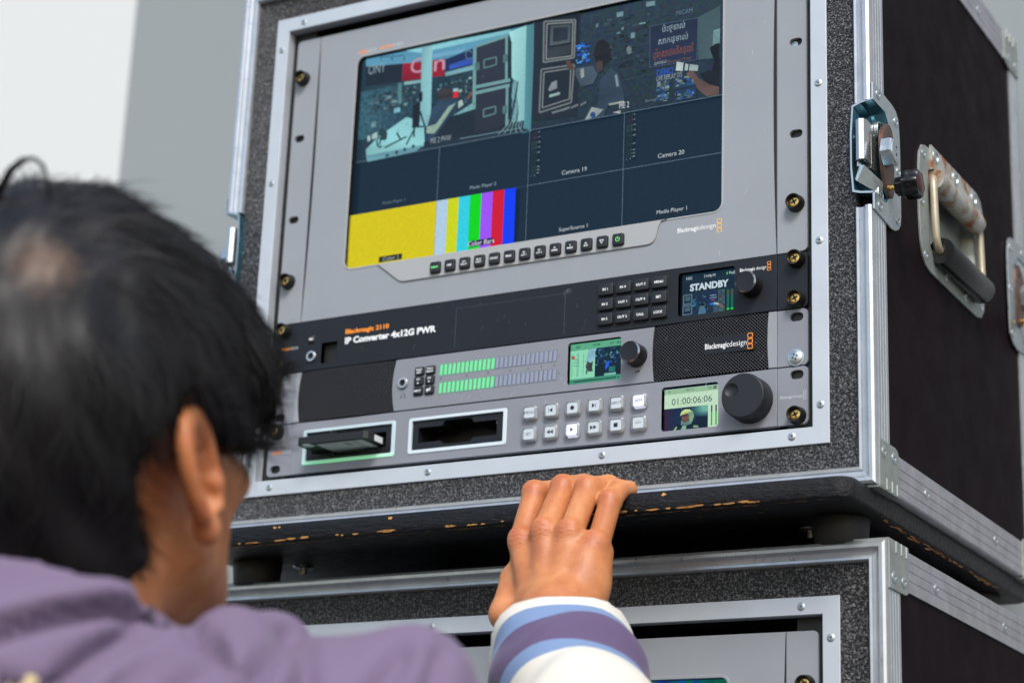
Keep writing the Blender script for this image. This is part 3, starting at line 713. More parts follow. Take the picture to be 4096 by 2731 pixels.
logo(mon, 134.7, 166.7, 161.3, 5.0, 167.7, 171.9, 157.9, 169.3, -.06)
b = MB(); text(b, '12G', -175.2, -166.6, 374.6, 377.6, -.06, .03, .1); text(b, 'SDI', -166, -157.4, 374.8, 377.6, -.06, .0, .1, mat='pale_ink')
text(b, 'ULTRA', -153.4, -140.2, 374.8, 377.8, -.06, .03, .1); text(b, 'HD', -139.6, -129.6, 374.8, 377.8, -.06, .0, .1, mat='pale_ink'); b.build('badge', mon, 'orange_ink', 0)

S = Screen(5.0)
LX = [-174.4 + 86.6 * i for i in range(5)]; LZ_ = [175.75 + 48.65 * i for i in range(5)]
NAVY = (22, 40, 56)
S.rect(-177.5, 173.5, 173.5, 373, (10, 14, 18))
S.rect(LX[0], LX[4], LZ_[0], LZ_[4], NAVY)
S.pic = True
pv = lambda x, y: at_y(1440 + x * .4018, 30 + y * .4018, 5)
P = lambda *a: [pv(*q) for q in a]
S.rect(LX[0], LX[2], LZ_[2], LZ_[4], (40, 62, 76))
def wall_pic(u, v):
    c = mixc((58, 98, 112), (30, 48, 62), min(1, u * 1.6)) if u < .6 else (40, 62, 74)
    k = random.uniform(.82, 1.18); return tuple(x * k for x in c)
S.grid(LX[0], LX[2] - 20, LZ_[2] + 22, LZ_[4] - 30, 70, 26, wall_pic)
S.poly(P((60, 520), (1745, 165), (1745, 260), (1500, 290), (1130, 430), (850, 525), (420, 560), (60, 595)), (88, 148, 176))
S.poly(P((430, 430), (1500, 222), (1500, 262), (900, 392), (600, 455)), (132, 196, 206))
S.poly(P((730, 470), (1100, 395), (1010, 445), (735, 505)), (118, 170, 200))
for a in (210, 320, 440): S.line(pv(a, 495), pv(a, 530), .9, (18, 36, 48))
S.line(pv(210, 497), pv(445, 480), .6, (20, 40, 52))
S.poly(P((60, 593), (420, 560), (415, 740), (60, 790)), (34, 44, 58))
a, b_ = pv(80, 716), pv(290, 636); S.text('ONY', a[0], b_[0] - 4, a[1] + 4, a[1] + 13, (140, 158, 172), .0)
S.poly(P((430, 560), (845, 515), (840, 680), (418, 738)), (146, 26, 48))
a = pv(502, 668); S.text('Ca', a[0], a[0] + 22, a[1], a[1] + 14, (196, 150, 170), .0); a = pv(735, 640); S.text('n', a[0], a[0] + 11, a[1], a[1] + 10, (196, 150, 170), .0)
S.poly(P((850, 520), (1135, 405), (1135, 570), (850, 640)), (30, 46, 84)); S.poly(P((890, 575), (1130, 490), (1130, 560), (890, 620)), (52, 84, 176))
S.pl([pv(1085 + 33 * math.cos(q), 475 + 42 * math.sin(q)) for q in np.linspace(.6, 5.8, 16)], 1.0, (90, 110, 140))
S.poly(P((850, 650), (1130, 575), (1130, 620), (850, 690)), (112, 160, 170)); S.poly(P((440, 745), (610, 722), (610, 750), (440, 775)), (130, 176, 180))
x0, z0 = pv(90, 1150); x1, z1 = pv(610, 770)
clutter(S, x0, x1, z0 + 8, z1, 150, [(26, 40, 50), (60, 86, 96), (90, 126, 134), (44, 54, 58), (72, 70, 66), (34, 60, 74), (120, 150, 156)], (.8, 4), (.5, 2))
x0, z0 = pv(730, 960); x1, z1 = pv(1130, 690)
clutter(S, x0, x1, z0, z1, 90, [(24, 36, 46), (50, 76, 86), (86, 120, 126), (40, 50, 54), (150, 178, 180), (34, 60, 74)], (.8, 3.5), (.6, 2.4))
S.poly(P((385, 760), (420, 755), (415, 960), (382, 965)), (90, 140, 146))
S.poly(P((622, 400), (728, 382), (712, 1010), (700, 1185), (598, 1192), (612, 800)), (138, 192, 198))
S.poly(P((62, 1420), (190, 1290), (470, 1095), (640, 1150), (650, 1380), (300, 1490), (80, 1540)), (140, 200, 204))
S.poly(P((62, 1480), (640, 1370), (560, 1440), (80, 1540)), (112, 168, 180))
S.poly(P((530, 975), (605, 955), (595, 1195), (525, 1190)), (26, 36, 44)); S.poly(P((590, 860), (630, 840), (625, 940), (590, 945)), (24, 34, 40))
for q in (((560, 1190), (465, 1370)), ((545, 1200), (542, 1295)), ((603, 1040), (665, 1235)), ((520, 1195), (640, 1190)), ((250, 1400), (470, 1290)), ((370, 1250), (410, 1320)), ((200, 1370), (215, 1270))): S.line(pv(*q[0]), pv(*q[1]), 1.6, (22, 50, 62))
for q, c in ((80, (170, 200, 200)), (112, (30, 40, 46)), (124, (170, 200, 200)), (150, (160, 190, 190))): S.poly(P((q, 1290 - (q - 80) * .5), (q + 26, 1278 - (q - 80) * .5), (q + 30, 1330 - (q - 80) * .4), (q, 1340 - (q - 80) * .4)), c)
S.poly(P((195, 1220), (225, 1200), (280, 1250), (270, 1320), (210, 1330)), (40, 60, 66))
S.pl([pv(205 + 4 * math.cos(q) * 8, 1345 + 50 * math.sin(q)) for q in np.linspace(1, 4.5, 9)], 1.6, (20, 50, 64))
for q in (275, 370, 450, 535): S.poly(P((q - 14, 1470 - (q - 275) * .36), (q + 14, 1462 - (q - 275) * .36), (q + 14, 1492 - (q - 275) * .36), (q - 14, 1498 - (q - 275) * .36)), (24, 52, 66))
S.poly(P((1490, 250), (1662, 185), (1640, 1130), (1520, 1150), (1512, 350)), (150, 206, 208))
S.poly(P((1662, 185), (1745, 165), (1715, 1238), (1620, 1262), (1640, 1130)), (84, 146, 156))
S.poly(P((640, 1350), (900, 1090), (1160, 1010), (1480, 1170), (1700, 1225), (1700, 1240), (640, 1432)), (36, 50, 62))
S.poly(P((930, 1085), (1120, 960), (1150, 1015)), (120, 170, 176))
S.poly(P((1155, 395), (1490, 285), (1515, 350), (1510, 1160), (1150, 1250)), (44, 50, 64))
S.poly(P((1480, 300), (1515, 350), (1512, 1130), (1476, 1175)), (30, 46, 56))
for q in (((1148, 405), (1140, 1010), 3.2), ((1465, 300), (1462, 740), 2.4), ((1155, 395), (1480, 288), 2.4), ((1145, 800), (1500, 728), 3.0), ((1145, 860), (1495, 780), 3.0), ((1470, 800), (1465, 1180), 2.4)): S.line(pv(*q[0]), pv(*q[1]), q[2], (112, 156, 158))
for q in ((1240, 530, 1362, 600), (1235, 1020, 1355, 1085)):
    o = P((q[0], q[1]), (q[2], q[1] - 30), (q[2], q[3] - 25), (q[0], q[3] + 10), (q[0], q[1])); S.pl(o, 1.2, (96, 132, 132))
for q in ((1430, 480), (1425, 990), (1150, 560)): S.poly(P((q[0], q[1]), (q[0] + 45, q[1] - 12), (q[0] + 45, q[1] + 65), (q[0], q[1] + 75)), (80, 116, 120))
for q in range(9):
    x = 1500 + q * 9; S.pl([pv(x + 10 * math.sin(k * 1.3 + q), 700 + k * 62 + q * 5) for k in range(8)], .7, (30, 60, 70))
for q in range(5): S.pl(P((1490 + q * 30, 1120), (1470 + q * 28, 1180), (1380 + q * 60, 1270 - q * 6)), .6, (130, 170, 176))
S.pl(P((1000, 1312), (1610, 1205), (1615, 1140)), .7, (110, 140, 150))
S.poly([pv(865 + 85 * math.cos(q), 880 + 75 * math.sin(q)) for q in np.linspace(0, 2 * PI, 20)[:-1]], (58, 56, 60))
S.poly(P((720, 1020), (790, 930), (900, 920), (1000, 930), (940, 1010), (840, 1180), (720, 1330), (655, 1340), (665, 1230)), (48, 70, 92))
S.poly(P((668, 1195), (765, 1165), (890, 990), (960, 955), (800, 1190), (745, 1262), (668, 1255)), (140, 166, 150))
S.poly(P((982, 945), (1020, 925), (1035, 975), (985, 1012)), (180, 200, 192)); S.poly(P((1030, 925), (1062, 905), (1075, 945), (1045, 968)), (60, 80, 100)); S.poly(P((1065, 905), (1120, 840), (1132, 850), (1085, 925)), (124, 84, 72))
S.poly(P((935, 845), (984, 838), (984, 898), (935, 905)), (206, 36, 56)); S.poly(P((935, 815), (984, 808), (984, 838), (935, 845)), (150, 190, 196))
S.poly(P((345, 1010), (405, 1000), (405, 1045), (345, 1060)), (130, 186, 200)); S.poly(P((120, 1150), (165, 1140), (165, 1190), (120, 1200)), (110, 150, 156))
a, b_ = pv(698, 1370), pv(932, 1298); S.text('ME 2 PVW', a[0] + 1, b_[0] - 2, a[1] + .5, a[1] + 5.5, (150, 166, 178))
clutter(S, LX[0] + 4, LX[1] + 40, LZ_[2] + 14, LZ_[4] - 34, 120, [(40, 62, 72), (54, 80, 90), (34, 50, 60), (70, 98, 106), (48, 60, 64)], (.3, 1.1), (.3, .9))
# programme picture
q2 = lambda x, y: at_y(2000 + x * .4719, y * .4719, 5)
P = lambda *a: [q2(*q) for q in a]
S.rect(LX[2], LX[4], LZ_[2], LZ_[4], (34, 46, 58))
S.grid(LX[2], LX[4], LZ_[2], LZ_[4], 60, 34, lambda u, v: tuple(x * random.uniform(.9, 1.12) for x in mixc((36, 50, 62), (44, 60, 72), v)))
x0, z0 = q2(860, 700); x1, z1 = q2(1290, 60)
clutter(S, x0, x1, z0, z1, 70, [(26, 36, 46), (50, 66, 76), (30, 44, 54), (60, 78, 86), (38, 44, 48)], (1, 6), (.6, 3))
for zz in (300, 309, 318, 328, 338, 349): S.line((LX[2] + 46, zz), (LX[3] + 34, zz + 4), .35, (58, 74, 84))
clutter(S, LX[2] + 44, LX[4] - 48, LZ_[2] + 22, LZ_[4] - 6, 260, [(30, 42, 52), (46, 60, 70), (38, 52, 62), (62, 80, 88), (26, 36, 46), (52, 58, 60)], (.3, 1.3), (.3, 1.1))
for q in ((1000, 110, 1055, 150), (1000, 280, 1030, 295), (1040, 240, 1060, 260), (1120, 285, 1155, 330), (1190, 200, 1245, 212), (825, 210, 845, 240), (1250, 20, 1325, 60)): S.poly(P((q[0], q[1] + 8), (q[2], q[1]), (q[2], q[3]), (q[0], q[3] + 8)), (108, 140, 146))
S.poly([q2(1105 + 22 * math.cos(t), 437 + 36 * math.sin(t)) for t in np.linspace(0, 2 * PI, 14)[:-1]], (110, 122, 126))
S.poly(P((300, 190), (690, 110), (660, 990), (290, 1030)), (34, 42, 52))
for q, wd, c in ((((385, 195), (650, 180), (640, 500), (380, 540), (385, 195)), 1.5, (116, 124, 126)), (((410, 215), (630, 200), (622, 485), (402, 515), (410, 215)), 1.0, (140, 146, 146)), (((362, 600), (640, 560), (615, 880), (345, 965), (362, 600)), 1.5, (112, 120, 122)), (((385, 625), (612, 590), (600, 850), (370, 925), (385, 625)), 1.0, (130, 136, 136))): S.pl(P(*q), wd, c)
S.poly(P((440, 230), (612, 215), (605, 370), (432, 400)), (78, 88, 94)); S.poly(P((465, 250), (590, 240), (585, 350), (460, 370)), (38, 48, 58)); S.poly(P((420, 420), (615, 390), (612, 470), (415, 505)), (56, 64, 70))
S.poly(P((420, 770), (450, 710), (495, 690), (495, 760), (430, 785)), (130, 140, 146)); S.poly(P((430, 815), (520, 790), (520, 812), (430, 838)), (150, 180, 174))
for q in range(4): S.poly(P((450 + q * 80, 960 - q * 22), (530 + q * 70, 935 - q * 22), (535 + q * 70, 950 - q * 22), (455 + q * 80, 978 - q * 22)), (110, 122, 126))
x0, z0 = q2(648, 590); x1, z1 = q2(780, 360)
clutter(S, x0, x1, z0, z1, 60, [(30, 84, 190), (50, 120, 220), (34, 60, 110), (90, 160, 220), (24, 40, 60)], (1, 5), (.6, 1.8))
S.poly([q2(880 + 70 * math.cos(t), 460 + 110 * math.sin(t)) for t in np.linspace(0, 2 * PI, 20)[:-1]], (32, 32, 36))
S.poly(P((820, 560), (850, 520), (880, 530), (885, 600), (840, 630)), (70, 56, 55))
S.poly(P((860, 690), (950, 590), (1020, 640), (1060, 790), (1065, 870), (930, 900), (890, 1000), (790, 1012), (850, 850)), (52, 68, 86))
S.poly(P((930, 890), (1065, 865), (1062, 882), (940, 905)), (150, 160, 150)); S.poly(P((985, 650), (1005, 640), (1020, 740), (1000, 750)), (120, 140, 150))
S.poly(P((655, 590), (800, 570), (840, 640), (800, 720), (700, 745), (650, 650)), (70, 84, 98)); S.poly(P((690, 600), (722, 590), (725, 660), (700, 680)), (140, 150, 148)); S.poly(P((570, 530), (600, 520), (645, 590), (630, 610), (585, 590)), (88, 64, 60))
S.poly(P((730, 1030), (790, 920), (890, 940), (830, 1000)), (140, 152, 152)); S.poly([q2(800 + 24 * math.cos(t), 985 + 26 * math.sin(t)) for t in np.linspace(0, 2 * PI, 14)[:-1]], (44, 76, 130)); S.poly(P((965, 965), (1035, 948), (1030, 975)), (170, 176, 170))
S.poly(P((1690, 160), (1880, 60), (1875, 500), (1690, 520)), (70, 92, 98)); S.poly(P((1820, 270), (1876, 255), (1874, 400), (1815, 410)), (116, 150, 152))
S.poly(P((1285, 235), (1692, 165), (1680, 520), (1280, 585)), (34, 44, 66)); S.pl(P((1285, 235), (1692, 165), (1680, 520), (1280, 585), (1285, 235)), .35, (84, 104, 124))
def qt(t, px0, py0, px1, py1, c, bold=0):
    a, b_ = q2(px0, py1), q2(px1, py0); h = (q2((px0 + px1) / 2, (py0 + py1) / 2 - abs(py1 - py0) * .36)[1] - q2((px0 + px1) / 2, (py0 + py1) / 2 + abs(py1 - py0) * .36)[1]) / 2; zc = q2((px0 + px1) / 2, (py0 + py1) / 2)[1]
    S.text(t, a[0], b_[0], zc - h, zc + h, c, bold)
qt('ប៉ះផ្ទាល់', 1385, 190, 1580, 300, (156, 176, 186), -.004); qt('សាកផ្ទាល់', 1355, 290, 1605, 400, (148, 168, 178), -.004); qt('ប្រឹក្សាឥតគិតថ្លៃ', 1310, 380, 1650, 520, (140, 80, 60), -.004)
qt('សូមអរគុណ', 1320, 525, 1425, 570, (150, 165, 172)); qt('Blackmagic Design', 1435, 500, 1632, 545, (112, 84, 76))
qt('DEMO', 1340, 580, 1482, 660, (40, 80, 166), .03); qt('LIVE REPLAY SYS', 1340, 632, 1555, 690, (150, 164, 176)); qt('MICAM', 1505, 85, 1645, 140, (92, 116, 132)); qt('Blackmagic', 1245, 840, 1345, 885, (110, 124, 134))
for q in ((1335, 720, 1450, 800), (1340, 820, 1450, 885), (1490, 690, 1675, 770), (1495, 795, 1672, 870)):
    a, b_ = q2(q[0], q[3]), q2(q[2], q[1]); S.rect(a[0], b_[0], a[1], a[1] + (q[3] - q[1]) * .12, (36, 60, 84)); clutter(S, a[0], b_[0], a[1], a[1] + (q[3] - q[1]) * .12, 26, [(24, 36, 48), (60, 96, 130), (120, 140, 140), (40, 80, 170), (90, 100, 90)], (.8, 4), (.6, 2.4))
S.poly(P((1790, 420), (1840, 385), (1876, 380), (1872, 640), (1800, 640), (1830, 540)), (22, 26, 32)); S.poly(P((1700, 640), (1780, 610), (1872, 640), (1872, 760), (1760, 720)), (28, 30, 36))
S.poly(P((1590, 640), (1640, 600), (1700, 680), (1790, 730), (1870, 750), (1868, 820), (1760, 830), (1690, 770), (1650, 690)), (98, 78, 74))
for q, c in (((1512, 537, 1570, 612), (180, 198, 198)), ((1570, 548, 1585, 610), (30, 36, 42)), ((1585, 552, 1612, 610), (170, 190, 190)), ((1612, 556, 1622, 612), (30, 36, 42)), ((1622, 558, 1695, 612), (160, 178, 180))): S.poly(P((q[0], q[1]), (q[2], q[1] + 10), (q[2] - 6, q[3] + 4), (q[0] - 8, q[3])), c)
a, b_ = q2(1016, 938), q2(1118, 885); S.text('ME 2', a[0] + 1, b_[0] - 1, a[1], a[1] + 5.0, (200, 208, 214))
S.pic = False
# window lines
GL = (110, 132, 150)
S.rect(LX[0], LX[4], LZ_[2] - .18, LZ_[2] + .18, GL); S.rect(LX[2] + 0, LX[4], LZ_[1] - .18, LZ_[1] + .18, GL); S.rect(LX[0], LX[2], LZ_[1] - .12, LZ_[1] + .12, (70, 92, 112))
for i, z1 in ((1, LZ_[2]), (2, LZ_[4]), (3, LZ_[2])): S.rect(LX[i] - .17, LX[i] + .17, LZ_[0], z1, GL)
# audio ladders
for xx in (LX[2], LX[3]):
    for q in (0, 3.1):
        S.rect(xx + 2.3 + q, xx + 4.1 + q, 234.2, 262.5, (26, 46, 50)); S.rect(xx + 2.3 + q, xx + 4.1 + q, 255.5, 261.5, (40, 62, 54)); S.rect(xx + 2.3 + q, xx + 4.1 + q, 262.7, 269.8, (48, 34, 48))
    for k, t in enumerate(('0', '-5', '-10', '-15', '-20', '-30', '-40', '-50', '-60')):
        z = 270.2 - (0, 4.6, 9.0, 13.4, 17.9, 25.2, 30.6, 33.4, 36.2)[k]; S.textc(t, xx + 9.1, z, 1.25, (170, 182, 190)); S.rect(xx + 6.9, xx + 7.9, z - .1, z + .1, (130, 145, 155)); S.rect(xx + 4.2, xx + 5.2, z - .1, z + .1, (110, 125, 135))
    S.textc('L', xx + 3.2, 232.2, 1.3, (150, 165, 175)); S.textc('R', xx + 6.3, 232.2, 1.3, (150, 165, 175))
for t, cx, cz, h, c in (('Media Player 1', -130.5, 230.3, 4.0, (110, 130, 148)), ('Media Player 2', -43.5, 230.6, 4.4, (160, 178, 192)), ('Camera 19', 41.5, 230.3, 4.0, (205, 214, 222)), ('Camera 20', 127.2, 230.4, 4.0, (215, 222, 228)), ('SuperSource 1', 42.2, 181.0, 4.6, (215, 222, 228)), ('Media Player 1', 128.6, 182.6, 4.6, (215, 222, 228))): S.textc(t, cx, cz, h * .9, tuple(x * .92 for x in c), -.002)
S.rect(LX[0], LX[1], LZ_[0] - 1, LZ_[1], (214, 198, 4))
for i, c in enumerate(((176, 204, 228), (204, 214, 6), (48, 206, 226), (4, 214, 8), (158, 80, 246), (208, 12, 48), (6, 60, 246))): S.rect(LX[1] + i * 10.83, LX[1] + (i + 1) * 10.83, LZ_[0] - 1, LZ_[1], c)
S.rect(LX[1] - .12, LX[1] + .12, LZ_[0], LZ_[1], (60, 70, 90))
S.rect(-142.2, -119.2, 177.4, 182.6, (40, 42, 20)); S.textc('Color 1', -130.6, 180, 3.6, (172, 184, 180)); S.rect(-54.5, -31.5, 178.6, 183.8, (34, 24, 74)); S.textc('Color Bars', -43, 181.3, 4.0, (225, 228, 240))
S.rect(-177.5, -171.4, LZ_[1] + 2, 373, (7, 9, 12)); S.rect(-173.9, -173.4, LZ_[0], LZ_[1] + 2, (20, 20, 8))
S.build('screen', mon)

# ---------------------------------------------------------------- IP converter (1U, black)
ipc = thing('video_converter', 'black one unit video converter with twelve black keys and a standby screen', 'converter', (0, 0, 89))
IP0, IP1 = 89.3, 132.9
def off(o, z): 
    return o
ip_scr = rr4(136.3, 183.3, 94.2, 129.0, 2.2, 4); ip_sq = rr4(-193.2, -177.2, 93.9, 112.2, 1.4, 3)
def local(par, fn):       # children are modelled in world mm, so shift them back by the parent's own offset
    fn()
fp = faceplate(ipc, IP0, IP1, [ip_scr, ip_sq], 'black_panel', -.6)
for s in (1, -1):
    ear(ipc, s, IP0, IP1, [slot(s * 232.55, IP0 + 6, 10.5, 6.6), slot(s * 232.55, IP1 - 6, 10.5, 6.6)], 'black_panel'); edge_shade(ipc, IP0 + .3, IP1 - .3, s)
    for z in (95.6, 127.0): cup_screw(ipc, s * 232.9, z)
b = MB(); b.loft([[(p[0], y, p[1]) for p in ccw(ip_sq)] for y in (6, -.5)], False, False); fpoly(b, ip_sq, 4.5); b.build('square_socket', ipc, 'recess', 0)
b = MB(); b.loft([[(p[0], y, p[1]) for p in ccw(ip_scr)] for y in (6, -.5)], False, False); b.build('screen_recess', ipc, 'recess', 0)
b = MB()
for q in range(3): fpoly(b, [(-205.8 + q * 3.0, 123.2), (-204.4 + q * 3.0, 123.2), (-203.2 + q * 3.0, 128.9), (-204.6 + q * 3.0, 128.9)], -.66)
b.build('vent', ipc, 'recess', 0)
def spk(b, cx, cz, y):
    fpoly(b, [(cx - 1.9, cz - .6), (cx - 1.0, cz - .6), (cx + .1, cz - 1.5), (cx + .1, cz + 1.5), (cx - 1.0, cz + .6), (cx - 1.9, cz + .6)], y)
    for r in (1.0, 1.9): fpoly(b, [(cx + .2 + r * math.cos(a), cz + r * math.sin(a)) for a in np.linspace(-.8, .8, 7)] + [(cx + .2 + (r - .4) * math.cos(a), cz + (r - .4) * math.sin(a)) for a in np.linspace(.8, -.8, 7)], y)
key(ipc, -203.6, 116.6, 6.6, 6.8, -.6, -2.0, 'black_key', spk, r=1.4)
def jack(par, x, z, y, r=4.6):
    b = MB(); b.lathe([(r, 0), (r, 1.6), (r - .4, 2.0), (r - 1.7, 2.0), (r - 1.9, 1.5), (r - 1.9, -3)], (x, y, z), (0, -1, 0), 28, False, False); j = b.build('headphone_jack', par, 'steel', 40)
    b = MB(); fpoly(b, circ(x, z, r - 1.9, 20), y - .2); b.build('jack_bore', j, 'recess', 0)
jack(ipc, -202.6, 101.4, -.6, 4.7)
b = MB(); text(b, 'Blackmagic 2110', -169.6, -126.6, 116.0, 121.4, -.66, .035); b.build('model_lettering', ipc, 'orange_ink', 0)
b = MB(); text(b, 'IP Converter 4x12G PWR', -169.6, -80.6, 108.4, 114.2, -.66, .04); b.build('model_lettering', ipc, 'white_ink', 0)
b = MB(); text(b, '12G', -234, -226, 110, 112.4, -.06, .03); text(b, 'SDI', -225.6, -218, 110, 112.4, -.06, mat='pale_ink'); b.build('badge', ipc, 'orange_ink', 0)
keys = [['IN 1', 'IN 4', 'OUT 3', 'MENU'], ['IN 2', 'OUT 1', 'OUT 4', 'SET'], ['IN 3', 'OUT 2', 'CALL', 'LOCK']]
for j in range(3):
    for i in range(4): key(ipc, 74.9 + i * 15.35, 123.7 - j * 12.15, 13.3, 9.8, -.6, -3.4, 'black_key', [keys[j][i]], th=2.1, r=1.6, bold=.025)
def knob(par, x, z, r, h, name='knob', y=0):
    b = MB(); b.lathe([(r * 1.04, 0), (r * 1.0, h * .55), (r * .98, h - 1.6)], (x, y, z), (0, -1, 0), 40, False, False)
    b.lathe([(r * .985, h - 1.6), (r * .86, h - .3)], (x, y, z), (0, -1, 0), 40, False, False, mat='chamfer'); b.mat = 'knob_cap'
    b.lathe([(r * .86, h - .3), (r * .84, h - .55), (.1, h - .9)], (x, y, z), (0, -1, 0), 40, False, True)
    return b.build(name, par, 'black_plastic', 30)
knob(ipc, 197.0, 110.6, 8.7, 14, y=-.6)
logo(ipc, 187.3, 208.7, 122.4, 3.5, 209.3, 212.5, 121.3, 128.8, -.66, sq='orange_ink', space=True)
S = Screen(2.8)
S.rect(135.5, 184, 93.5, 129.8, (6, 8, 10)); S.rect(138.2, 182.6, 95.0, 128.6, (12, 36, 52))
S.rect(138.2, 182.6, 122.5, 122.7, (40, 66, 80)); S.rect(138.2, 182.6, 112.9, 113.1, (34, 60, 74)); S.rect(149.2, 149.35, 122.6, 128.6, (40, 66, 80)); S.rect(172.6, 172.75, 122.6, 128.6, (40, 66, 80))
S.textc('10G', 143.8, 125.2, 2.3, (200, 212, 218)); S.textc('2160p30', 161.0, 125.0, 2.6, (205, 216, 222)); S.textc('PoE', 179.6, 125.2, 2.3, (205, 216, 222)); S.poly([(174.6, 125.3), (175.6, 127), (175.4, 125.5), (176.2, 125.4), (174.9, 123.5), (175.2, 125.1)], (60, 220, 70))
S.textc('STANDBY', 160.6, 117.4, 5.8, (196, 214, 224), .045, wmax=32)
S.pic = True; S.rect(138.2, 173.5, 95.0, 112.8, (16, 36, 58))
S.grid(138.2, 173.5, 95.0, 112.8, 30, 16, lambda u, v: tuple(x * random.uniform(.6, 1.3) for x in ((22, 44, 70) if u < .72 else (60, 82, 92))))
for q in ((139.3, 146.3, 104.6, 111.8), (139.0, 146.3, 96.2, 103.4)):
    S.pl([(q[0], q[2]), (q[1], q[2] + .3), (q[1], q[3]), (q[0], q[3]), (q[0], q[2])], .5, (110, 140, 146)); S.rect(q[0] + 1.4, q[1] - 1.3, q[2] + 2.6, q[3] - 1.2, (60, 86, 98))
clutter(S, 146.5, 151, 102, 108, 20, [(30, 110, 170), (60, 150, 200), (30, 60, 90)], (.4, 1.4), (.3, .7)); clutter(S, 151, 160, 98, 112, 30, [(20, 34, 50), (60, 90, 104), (90, 120, 130), (16, 26, 40)], (.4, 1.6), (.3, .9))
S.rect(160.2, 168.0, 104, 112.6, (18, 42, 84)); S.textc('ប៉ះផ្ទាល់', 164.1, 109.0, 1.6, (190, 214, 224)); S.textc('សាកផ្ទាល់', 164.1, 107.0, 1.5, (180, 206, 216)); S.textc('ប្រឹក្សា', 164.1, 105.1, 1.3, (180, 110, 84)); S.rect(161.4, 165, 101.4, 103, (40, 120, 220))
S.poly([(151.5, 95), (152.4, 99.5), (154.2, 102.5), (156.6, 101.6), (158.2, 97.5), (158, 95)], (66, 100, 124)); S.poly([(153, 102), (154.6, 104.6), (156.6, 103.8), (156.4, 101.4)], (16, 22, 32)); S.poly([(164.8, 103.2), (169.2, 101.8), (169, 100.6), (164.6, 101.8)], (176, 190, 190)); S.poly([(168, 101.5), (171.5, 97.5), (173, 98.5), (170, 102)], (110, 90, 84))
S.pic = False
for x in (175.3, 178.6): S.rect(x, x + 2.0, 95.9, 112.0, (64, 84, 66)); S.rect(x, x + 2.0, 95.9, 107, (10, 100, 72)); S.rect(x, x + 2.0, 95.9, 97.2, (30, 220, 50))
S.build('screen', ipc)

# ---------------------------------------------------------------- audio monitor (1U)
aud = thing('audio_monitor', 'grey one unit audio monitor with two black speaker grilles and green level bars', 'audio monitor', (0, 0, 45))
A0, A1 = 45.0, 88.5
al = rr4(42.4, 88.8, 50.0, 84.2, 2.2, 4)
mid_o = [(-117.0, A1)] + [(-117.0 - 2.9 * (1 - (2 * q / 12 - 1) ** 2), A1 - (A1 - A0) * q / 12) for q in range(1, 12)] + [(-117.0, A0)] + [(116.6, A0)] + [(116.6 - 1.6 * (1 - (2 * q / 12 - 1) ** 2), A0 + (A1 - A0) * q / 12) for q in range(1, 12)] + [(116.6, A1)]
b = MB(); fplate(b, mid_o, [al], 5, -.8, .3); b.build('faceplate', aud, 'grey_low', 30)
for s, xa, xb in ((-1, -211.8, -117.0), (1, 116.6, 210.5)):
    n_ = 12; L_ = lambda x, k: [(x - k * (1 - (2 * q / n_ - 1) ** 2), A0 + (A1 - A0) * q / n_) for q in range(n_ + 1)]
    k0, k1 = (2.4, 2.9) if s < 0 else (1.6, 1.0)
    a_, c_ = L_(xa, k0), L_(xb, k1)
    b = MB()
    vs = []; fs = []; nx = 14
    for i in range(nx + 1):
        t = i / nx; yy = -.2 - 1.6 * math.sin(PI * t)
        for q in range(n_ + 1): vs.append((a_[q][0] * (1 - t) + c_[q][0] * t, yy if 0 < i < nx else .6, a_[q][1]))
    for i in range(nx):
        for q in range(n_): fs.append((i * (n_ + 1) + q, (i + 1) * (n_ + 1) + q, (i + 1) * (n_ + 1) + q + 1, i * (n_ + 1) + q + 1))
    b.add(vs, fs); b.build('speaker_grille', aud, 'grille', 30)
    e_ = [(s * 217, A0), (s * 217, A1)] + [(p[0], p[1]) for p in (a_ if s < 0 else c_)][::-1]
    b = MB(); fplate(b, e_, [], 5, -.7, .3); b.build('grille_surround', aud, 'grey', 30)
    ear(aud, s, A0, A1, [slot(s * 232.55, A0 + 6, 10.5, 6.8), slot(s * 232.55, A1 - 6, 10.5, 6.8)], 'grey_low'); 
    if s > 0: edge_shade(aud, A0 + .3, A1 - .3, s)
cup_screw(aud, 232.0, 51.0, silver=True); cup_screw(aud, -232.2, 82.6, silver=True)
b = MB(); b.loft([[(p[0], y, p[1]) for p in ccw(al)] for y in (5, -.7)], False, False); b.build('screen_recess', aud, 'recess', 0)
jack(aud, -109.1, 67.9, -.8, 4.6)
b = MB(); fpoly(b, [(-108.9 + 1.9 * math.cos(a), 57.3 + 2.2 * math.sin(a)) for a in np.linspace(-.3, PI + .3, 14)] + [(-108.9 + 1.55 * math.cos(a), 57.3 + 1.85 * math.sin(a)) for a in np.linspace(PI + .3, -.3, 14)], -.86)
for q in (-1, 1): fpoly(b, rrect(-108.9 + q * 1.7, 56.2, .9, 1.8, .4, 3), -.87)
fpoly(b, [(99.7, 53.9), (104.9, 53.9), (104.9, 55.7)], -.86)
for t, x, z in (('45', -73.4, 68), ('-30', -49.5, 67.9), ('-20', -29.6, 67.8), ('-10', -9.5, 67.7), ('-3', 6.9, 67.7), ('0', 19.1, 67.6), ('+3', 30.5, 67.6), ('L', 34.9, 74.9), ('R', 34.9, 60.4)): textc(b, t, x, z, 1.7, -.86)
b.build('printed_scale', aud, 'black_ink', 0)
def mute(b, cx, cz, y):
    spk(b, cx - .3, cz, y); line(b, (cx - 1.8, cz - 2), (cx + 1.9, cz + 2), .45, y - .02)
